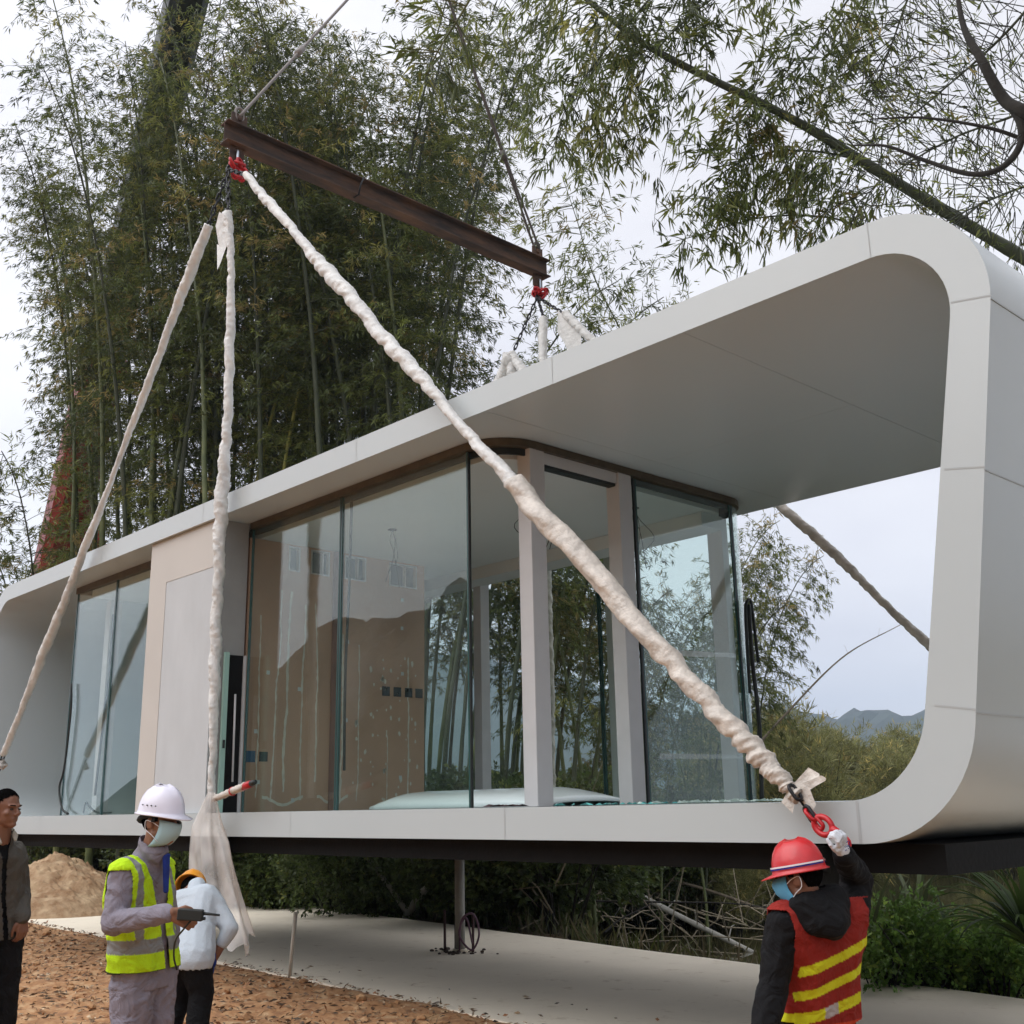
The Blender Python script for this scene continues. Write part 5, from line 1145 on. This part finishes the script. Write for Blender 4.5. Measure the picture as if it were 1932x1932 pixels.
mb = MB()
for k in range(4): t = 1.35+.0*k; mb.tube([H(.1085, -.045+.03*k, .085), H(.1145, -.045+.03*k, .086)], .0035, 8)  # black pegs on the shell, coloured as the dark inside of vents
P_(mb, 'vent_hole_shade', M['gasket'], p1)
mb = MB(); mb.tube(curve_pts([H(.085, .01, .035), H(.088, -.06, .02), H(.06, -.105, .0), H(0, -.122, -.01), H(-.06, -.105, .0), H(-.088, -.06, .02)], 24), .013, 6); mb.tube([H(.086, .02, .035), H(.088, .018, .0)], .010, 6); P_(mb, 'head_strap', M['denim'], p1)
mb = MB(); torso(mb, J, .018); arm2(mb, J['SR'], J['ER'], J['WR_'], .020, .93); arm2(mb, J['SL'], J['EL'], J['WL_'], .018, .95)
hull(mb, [(J['HL']+V(0, 0, .0), .122), (J['HR']+V(0, 0, .0), .122), (J['HL']-V(0, 0, .05), .118), (J['HR']-V(0, 0, .05), .118)]); cap(mb, J['N']-V(0, 0, .04), .082, J['N']+V(0, 0, .0)-fw*.014, .078)
zc = hip[2]-.055
skin('jacket', mb, M['workwear'], p1, .0075, 2, .008, 13, None, lambda co: (co[:, 2] < zc) | ((np.linalg.norm((co-(J['N']+V(0, 0, .055)+fw*.02)), axis=1) < .086)), .004)
mb = MB(); legs(mb, J, .030); hull(mb, [(J['HL'], .112), (J['HR'], .112)])
skin('trousers', mb, M['workwear'], p1, .009, 2, .009, 12, None, lambda co: co[:, 2] < gx+.09, .004)
# high visibility vest
fr, rt, up_ = J['f'], J['r'], J['u']
def vest1(co):
    l = co-hip; z = co[:, 2]; c = np.tile([[.50, .78, .015]], (len(co), 1)); zb = at(270, 1780, 6)[2]; silver = np.array([.24, .25, .25])
    c[np.abs(z-zb) < .036] = silver
    x = l@rt; f_ = l@fr; sh = (z > zb+.036) & (((x > .105) & (x < .148)) | ((x < -.12) & (x > -.155))); c[sh] = silver
    dark = (z < at(270, 1826, 6)[2]); c[dark] = [.03, .035, .02]; return c
def vcut(co):
    l = co-hip; x = l@rt; f_ = l@fr; z = co[:, 2]; zn = J['N'][2]; z0 = at(270, 1830, 6)[2]; zt = at(270, 1750, 6)[2]
    neck = np.linalg.norm((co-J['N'])*V(1, 1, .8), axis=1) < .108
    vn = (f_ > .0) & (np.abs(x+.03) < .015+.075*np.clip((z-zt)/.36, 0, 1))
    arms = np.zeros(len(co), bool)
    for s_, k in ((J['SR'], 1), (J['SL'], -1)):
        dd = co-(s_+rt*k*.035-V(0, 0, .04)); arms |= (np.abs(dd@fr) < .085) & (dd@rt*k > -.012) & (z > s_[2]-.20) & (z < s_[2]+.02)
    return (z < z0+.03*f_) | neck | vn | arms | (z > zn-.005)
mb = MB(); torso(mb, J, .034); hull(mb, [(J['HL'], .142), (J['HR'], .142), (J['WL'], .134), (J['WR'], .134), (J['HL']-V(0, 0, .05), .142), (J['HR']-V(0, 0, .05), .142)])
skin('reflective_vest', mb, M['vest'], p1, .006, 2, .006, 12, vest1, vcut, .004)
mb = MB(); c_ = J['N']+fr*.078-V(0, 0, .13); hull(mb, [(c_+V(0, 0, .06)-rt*.03, .012), (c_-V(0, 0, .12)-rt*.03, .014), (c_+V(0, 0, .06)-rt*.005, .012)]); P_(mb, 'undershirt', M['navy'], p1)
# radio
rc = at(360, 1726, 5.56); rdx = nrm(at(410, 1727, 5.56)-at(340, 1723, 5.56)); rM = Matrix.Translation(Vector(rc)) @ Matrix(np.column_stack([rdx, nrm(np.cross(V(0, 0, 1), rdx)), nrm(np.cross(rdx, np.cross(V(0, 0, 1), rdx)))]).tolist()).to_4x4()
rad = empty('radio', tuple(rc)); tag(rad, 'black two-way radio with stub antenna held level in the right hand', 'radio')
mb = MB(); mb.box((-.065, -.018, -.028), (.062, .018, .028), rM); P_(mb, 'case', M['gasket'], rad, bevel=.006)
mb = MB(); mb.tube([rM @ Vector((.06, 0, .010)), rM @ Vector((.09, 0, .009)), rM @ Vector((.145, 0, .006))], [.009, .007, .005], 8); P_(mb, 'antenna', M['gasket'], rad)
mb = MB(); mb.tube([rM @ Vector((.06, 0, -.014)), rM @ Vector((.075, 0, -.014))], .008, 10); P_(mb, 'knob', M['gasket'], rad)
mb = MB(); mb.tube(curve_pts([rc+V(0, 0, -.03), at(345, 1755, 5.58), at(331, 1775, 5.75), at(328, 1805, 5.8), at(334, 1830, 5.8)], 16), .005, 5); P_(mb, 'wrist_cord', M['gasket'], rad)

# 2 --- man in red helmet reaching up to the hook
fw = nrm(-rh*.45+ah*.88); hip = at(1540, 1925, 5.18); ch = at(1545, 1790, 5.15); g2 = G(-3.2, 4.8)
J = body_frame(ch, hip, fw, .18, .085); gx = hip[2]-.86
J['SL'] = at(1480, 1742, 5.06); J['SR'] = at(1606, 1718, 5.22); J['N'] = at(1528, 1690, 5.14)
J['EL'] = at(1459, 1858, 4.98); J['WL_'] = at(1438, 1955, 4.85); J['ER'] = at(1618, 1660, 5.34); J['WR_'] = at(1590, 1612, 5.14)
fix_legs(J, G(-3.2, 4.8), fw, .05, .03)
p2 = empty('person', (hip[0], hip[1], G(-3.2, 4.8))); tag(p2, 'man in red hard hat and orange striped vest gripping a red hook overhead', 'person')
H = Head(at(1506, 1655, 5.12), nrm(-rh*.88+ah*.42+V(0, 0, -.16)), k=.97)
mb = MB(); add_head(mb, H); cap(mb, H(0, -.025, -.05), .056, J['N']-V(0, 0, .04), .062); torso(mb, J); legs(mb, J)
arm2(mb, J['SR'], J['ER'], J['WR_'], 0); arm2(mb, J['SL'], J['EL'], J['WL_'], 0)
hd = nrm(at(1586, 1570, 5.10)-J['WR_'])
def rhand(mb, r): add_hand(mb, J['WR_']+hd*.012, hd, nrm(rh*.55-ah*.75), nrm(-rh*.8-ah*.5), 1.0, .165, 1.1, r)
rhand(mb, 1.); add_hand(mb, J['WL_'], nrm(V(0, 0, -1)), -ah, -rh, .5)
for s in 'LR': add_shoe(mb, J['A'+s], fw, G(-3.2, 4.8))
skin('body', mb, M['skin2'], p2, .0055, 2); eyes(H, p2); hairlow(H, p2)
helmet(H, M['hatr'], p2, a=.128, b_=.110, h=.145, z0=.030, peak=.045)
A = H.mat()
mb = MB()
for z, mm in ((.058, 0), (.050, 1)):
    mb.mi = mm; pr = [H(math.cos(t)*.1145, math.sin(t)*.1325-.012, z) for t in np.linspace(-2.9, 2.9, 60)+math.pi/2]
    for a, c in zip(pr[:-1], pr[1:]):
        u3 = H.A[2]; mb.poly([a-u3*.0035, c-u3*.0035, c+u3*.0035, a+u3*.0035])
P_(mb, 'hat_stripe', [M['white'], M['navy']], p2)
mb = MB(); t = -1.0; c_ = H(math.cos(t)*.1165, math.sin(t)*.1345-.012, .060); tx = nrm(H.A[0]*-math.sin(t)+H.A[1]*math.cos(t))
mb.poly([c_-tx*.012-H.A[2]*.007, c_+tx*.012-H.A[2]*.007, c_+tx*.012+H.A[2]*.007, c_-tx*.012+H.A[2]*.007]); P_(mb, 'hat_label', M['pvc'], p2)
mask(H, M['maskb2'], p2)
mb = MB(); cap(mb, J['WR_']-hd*.03, .034, J['WR_']+hd*.02, .036); rhand(mb, 1.16); gl = skin('glove', mb, M['glove'], p2, .0045, 2, .001, 40)
bk = nrm(rh*.45-ah*.85); gc = J['WR_']+hd*.045+bk*.030; gs = nrm(np.cross(bk, hd))
mb = MB()
pr = [gc+gs*(.012*math.cos(t)-.004)+hd*(.014*math.sin(t)+.012)+bk*.006 for t in np.linspace(.8, 5.4, 14)]; mb.tube(pr, .0016, 4)
for dx in (.0, .008, .016): mb.tube([gc+gs*dx+hd*.004+bk*.007, gc+gs*(dx+.004)+hd*.013+bk*.007], .0014, 4)
for dx in (-.014, -.006, .008, .015): mb.tube([gc+gs*dx-hd*.016+bk*.007, gc+gs*(dx+.005)-hd*.010+bk*.007], .0018, 4)
P_(mb, 'glove_logo', M['navy'], p2)
mb = MB(); torso(mb, J, .022); arm2(mb, J['SR'], J['ER'], J['WR_'], .026, .96); arm2(mb, J['SL'], J['EL'], J['WL_'], .026, .97)
nb = J['N']-V(0, 0, .03); hull(mb, [(nb-J['f']*.06+J['r']*.09, .070), (nb-J['f']*.06-J['r']*.09, .070), (nb-J['f']*.13-V(0, 0, .09), .066), (nb-J['f']*.10-V(0, 0, .07)+J['r']*.07, .06), (nb-J['f']*.10-V(0, 0, .07)-J['r']*.07, .06), (nb+J['f']*.03, .07)]); cap(mb, nb, .09, J['N']+V(0, 0, .015), .078)
skin('hooded_jacket', mb, M['black'], p2, .0075, 2, .009, 13, None, lambda co: (co[:, 2] < hip[2]-.02) | (np.linalg.norm(co-(J['N']+V(0, 0, .05)), axis=1) < .070), .004)
mb = MB(); legs(mb, J, .030); hull(mb, [(J['HL'], .112), (J['HR'], .112)]); skin('trousers', mb, M['denim'], p2, .010, 2, .009, 12, None, lambda co: co[:, 2] < G(-3.2, 4.8)+.08, .004)
fr, rt = J['f'], J['r']
def px_of(co):
    l = co-EYE; d = l@_f; return 966+2091.07*(l@_r)/d, 966-2091.07*(l@_u)/d
def vest2(co):
    l = co-hip; x = l@rt; z = co[:, 2]-hip[2]; f_ = l@fr; c = np.tile([[.26, .022, .016]], (len(co), 1)); yel = [.62, .66, .02]
    xx = np.where(f_ < 0, x, .3-x); s = .42
    for z0, zz1 in ((.273, .318), (.164, .206)): m_ = (z-s*(x+.02)*.7 > z0-.0) & (z-s*(x+.02)*.7 < zz1) & (x > -.19); c[m_] = yel
    m_ = (z-.22*x > .055) & (z-.22*x < .105); c[m_ & ((x < -.085) | (x > .0))] = yel; c[m_ & (x >= -.085) & (x <= .0)] = [.42, .40, .40]
    e = (z < .012-.0); c[e] = [.55, .06, .02]; return c
def vcut2(co):
    l = co-hip; x = l@rt; f_ = l@fr; z = co[:, 2]; neck = np.linalg.norm((co-J['N'])*V(1, 1, .75), axis=1) < .105
    arms = np.zeros(len(co), bool)
    for s_, k in ((J['SR'], 1), (J['SL'], -1)):
        dd = co-(s_+rt*k*.03-V(0, 0, .05)); arms |= (np.abs(dd@fr) < .10) & (dd@rt*k > -.01) & (z > s_[2]-.24) & (z < s_[2]+.06)
    return (z < hip[2]+.0-.02*np.cos(x*12)) | neck | arms | ((f_ > .05) & (np.abs(x) < .05)) | (z > J['N'][2]-.01)
mb = MB(); torso(mb, J, .040); hull(mb, [(J['HL'], .148), (J['HR'], .148), (J['WL'], .142), (J['WR'], .142)])
skin('reflective_vest', mb, M['vest'], p2, .006, 2, .007, 11, vest2, vcut2, .004)

# 3 --- man in light blue shirt bending down
fw = nrm(ah*.80+rh*.35); hip = at(352, 1818, 8.15); ch = at(372, 1705, 8.55)
J = body_frame(ch, hip, fw, .185, .085); gx = G(hip[0], hip[1]); gx = min(gx, hip[2]-.75)
J['SR'] = at(408, 1712, 8.50); J['SL'] = at(338, 1700, 8.62); J['N'] = at(372, 1672, 8.74)
J['ER'] = at(434, 1752, 8.40); J['WR_'] = at(400, 1815, 8.30); J['EL'] = at(318, 1760, 8.6); J['WL_'] = at(335, 1830, 8.7)
p3 = empty('person', (hip[0], hip[1], G(hip[0], hip[1]))); tag(p3, 'man in light blue knit shirt and yellow hard hat bending down with his back turned', 'person')
fix_legs(J, G(hip[0], hip[1]), fw, .05, .06)
H = Head(at(360, 1682, 8.90), nrm(ah*.55+rh*.05+V(0, 0, -.75)), nrm(ah*.75+V(0, 0, .6)))
mb = MB(); add_head(mb, H); cap(mb, H(0, -.025, -.05), .056, J['N'], .06); torso(mb, J); legs(mb, J)
arm2(mb, J['SR'], J['ER'], J['WR_'], 0); arm2(mb, J['SL'], J['EL'], J['WL_'], 0); hd = nrm(V(-.1, 0, -1)); add_hand(mb, J['WR_'], hd, rh, ah, .7); add_hand(mb, J['WL_'], hd, -rh, ah, .6)
for s in 'LR': add_shoe(mb, J['A'+s], fw, G(hip[0], hip[1]))
skin('body', mb, M['skin2'], p3, .0065, 2); hairlow(H, p3); helmet(H, M['haty'], p3, a=.140, b_=.118, h=.15, z0=.02, peak=.05)
mb = MB(); torso(mb, J, .022); arm2(mb, J['SR'], J['ER'], J['WR_'], .022, .42); arm2(mb, J['SL'], J['EL'], J['WL_'], .022, .42); hull(mb, [(J['HL'], .140), (J['HR'], .140), (J['WL'], .130), (J['WR'], .130)])
skin('shirt', mb, M['lightblue'], p3, .008, 3, .0045, 10, None, lambda co: (co[:, 2] < hip[2]-.03) | (np.linalg.norm(co-H.c, axis=1) < .15), .004)
mb = MB(); legs(mb, J, .030); hull(mb, [(J['HL'], .112), (J['HR'], .112)]); skin('trousers', mb, M['black'], p3, .010, 2, .005, 12, None, lambda co: co[:, 2] < G(hip[0], hip[1])+.08, .004)
for s, w_, r_ in (('R', J['WR_'], rh), ('L', J['WL_'], -rh)):
    mb = MB(); cap(mb, w_-hd*.05, .036, w_+hd*.01, .036); add_hand(mb, w_, hd, r_, ah, .7, .18, .6, 1.2); skin('glove', mb, M['gloveb'], p3, .006, 2)

# 4 --- man at the left edge in a charcoal jacket
fw = nrm(rh*.80-ah*.60); hip = at(-12, 1742, 7.2); ch = at(-10, 1627, 7.2)
J = body_frame(ch, hip, fw, .19, .09); g4 = G(hip[0], hip[1])
J['N'] = at(2, 1572, 7.2); J['SL'] = at(24, 1612, 7.34); J['SR'] = at(-42, 1614, 7.05)
J['EL'] = at(37, 1678, 7.36); J['WL_'] = at(42, 1731, 7.2); J['ER'] = at(-56, 1690, 7.0); J['WR_'] = at(-50, 1750, 6.9)
p4 = empty('person', (hip[0], hip[1], g4)); tag(p4, 'bareheaded man in a charcoal jacket and black trousers at the left edge', 'person')
fix_legs(J, g4, fw, .05, .02)
H = Head(at(12, 1527, 7.2), nrm(rh*.93-ah*.40+V(0, 0, -.05)))
mb = MB(); add_head(mb, H); cap(mb, H(0, -.025, -.05), .057, J['N']-V(0, 0, .04), .065); torso(mb, J); legs(mb, J)
arm2(mb, J['SR'], J['ER'], J['WR_'], 0); arm2(mb, J['SL'], J['EL'], J['WL_'], 0)
add_hand(mb, J['WL_'], nrm(V(0, 0, -1)+rh*.1), nrm(rh-ah*.5), nrm(rh*.5-ah), .55, .19); add_hand(mb, J['WR_'], V(0, 0, -1.), -rh, -ah, .4)
for s in 'LR': add_shoe(mb, J['A'+s], fw, g4)
skin('body', mb, M['skin2'], p4, .0055, 2); eyes(H, p4); hair(H, p4)
zj = hip[2]-.10
mb = MB(); torso(mb, J, .024); arm2(mb, J['SR'], J['ER'], J['WR_'], .026, .96); arm2(mb, J['SL'], J['EL'], J['WL_'], .024, .96)
hull(mb, [(J['HL'], .13), (J['HR'], .13), (J['HL']-V(0, 0, .12), .13), (J['HR']-V(0, 0, .12), .13), (J['WL'], .12), (J['WR'], .12)]); cap(mb, J['N']-V(0, 0, .03), .082, J['N']+V(0, 0, .01), .074)
fr, rt = J['f'], J['r']
def jcut(co):
    l = co-hip; x = l@rt; f_ = l@fr; return (co[:, 2] < zj) | (np.linalg.norm(co-(J['N']+V(0, 0, .05)), axis=1) < .078) | ((f_ > .03) & (np.abs(x) < .012+.05*np.clip((co[:, 2]-ch[2])/.2, 0, 1)))
skin('jacket', mb, M['jacket'], p4, .0075, 2, .009, 12, None, jcut, .005)
mb = MB(); torso(mb, J, .008); skin('shirt', mb, M['black'], p4, .009, 1)
mb = MB(); nn_ = J['N']
for s in (-1, 1): hull(mb, [(nn_+rt*s*.055+fr*.03+V(0, 0, .01), .014), (nn_+rt*s*.05+fr*.095-V(0, 0, .05), .010), (nn_+rt*s*.075+fr*.06-V(0, 0, .03), .010)])
P_(mb, 'collar', M['beigec'], p4)
mb = MB(); legs(mb, J, .030); hull(mb, [(J['HL'], .112), (J['HR'], .112)]); skin('trousers', mb, M['black'], p4, .010, 2, .008, 12, None, lambda co: co[:, 2] < g4+.08, .004)
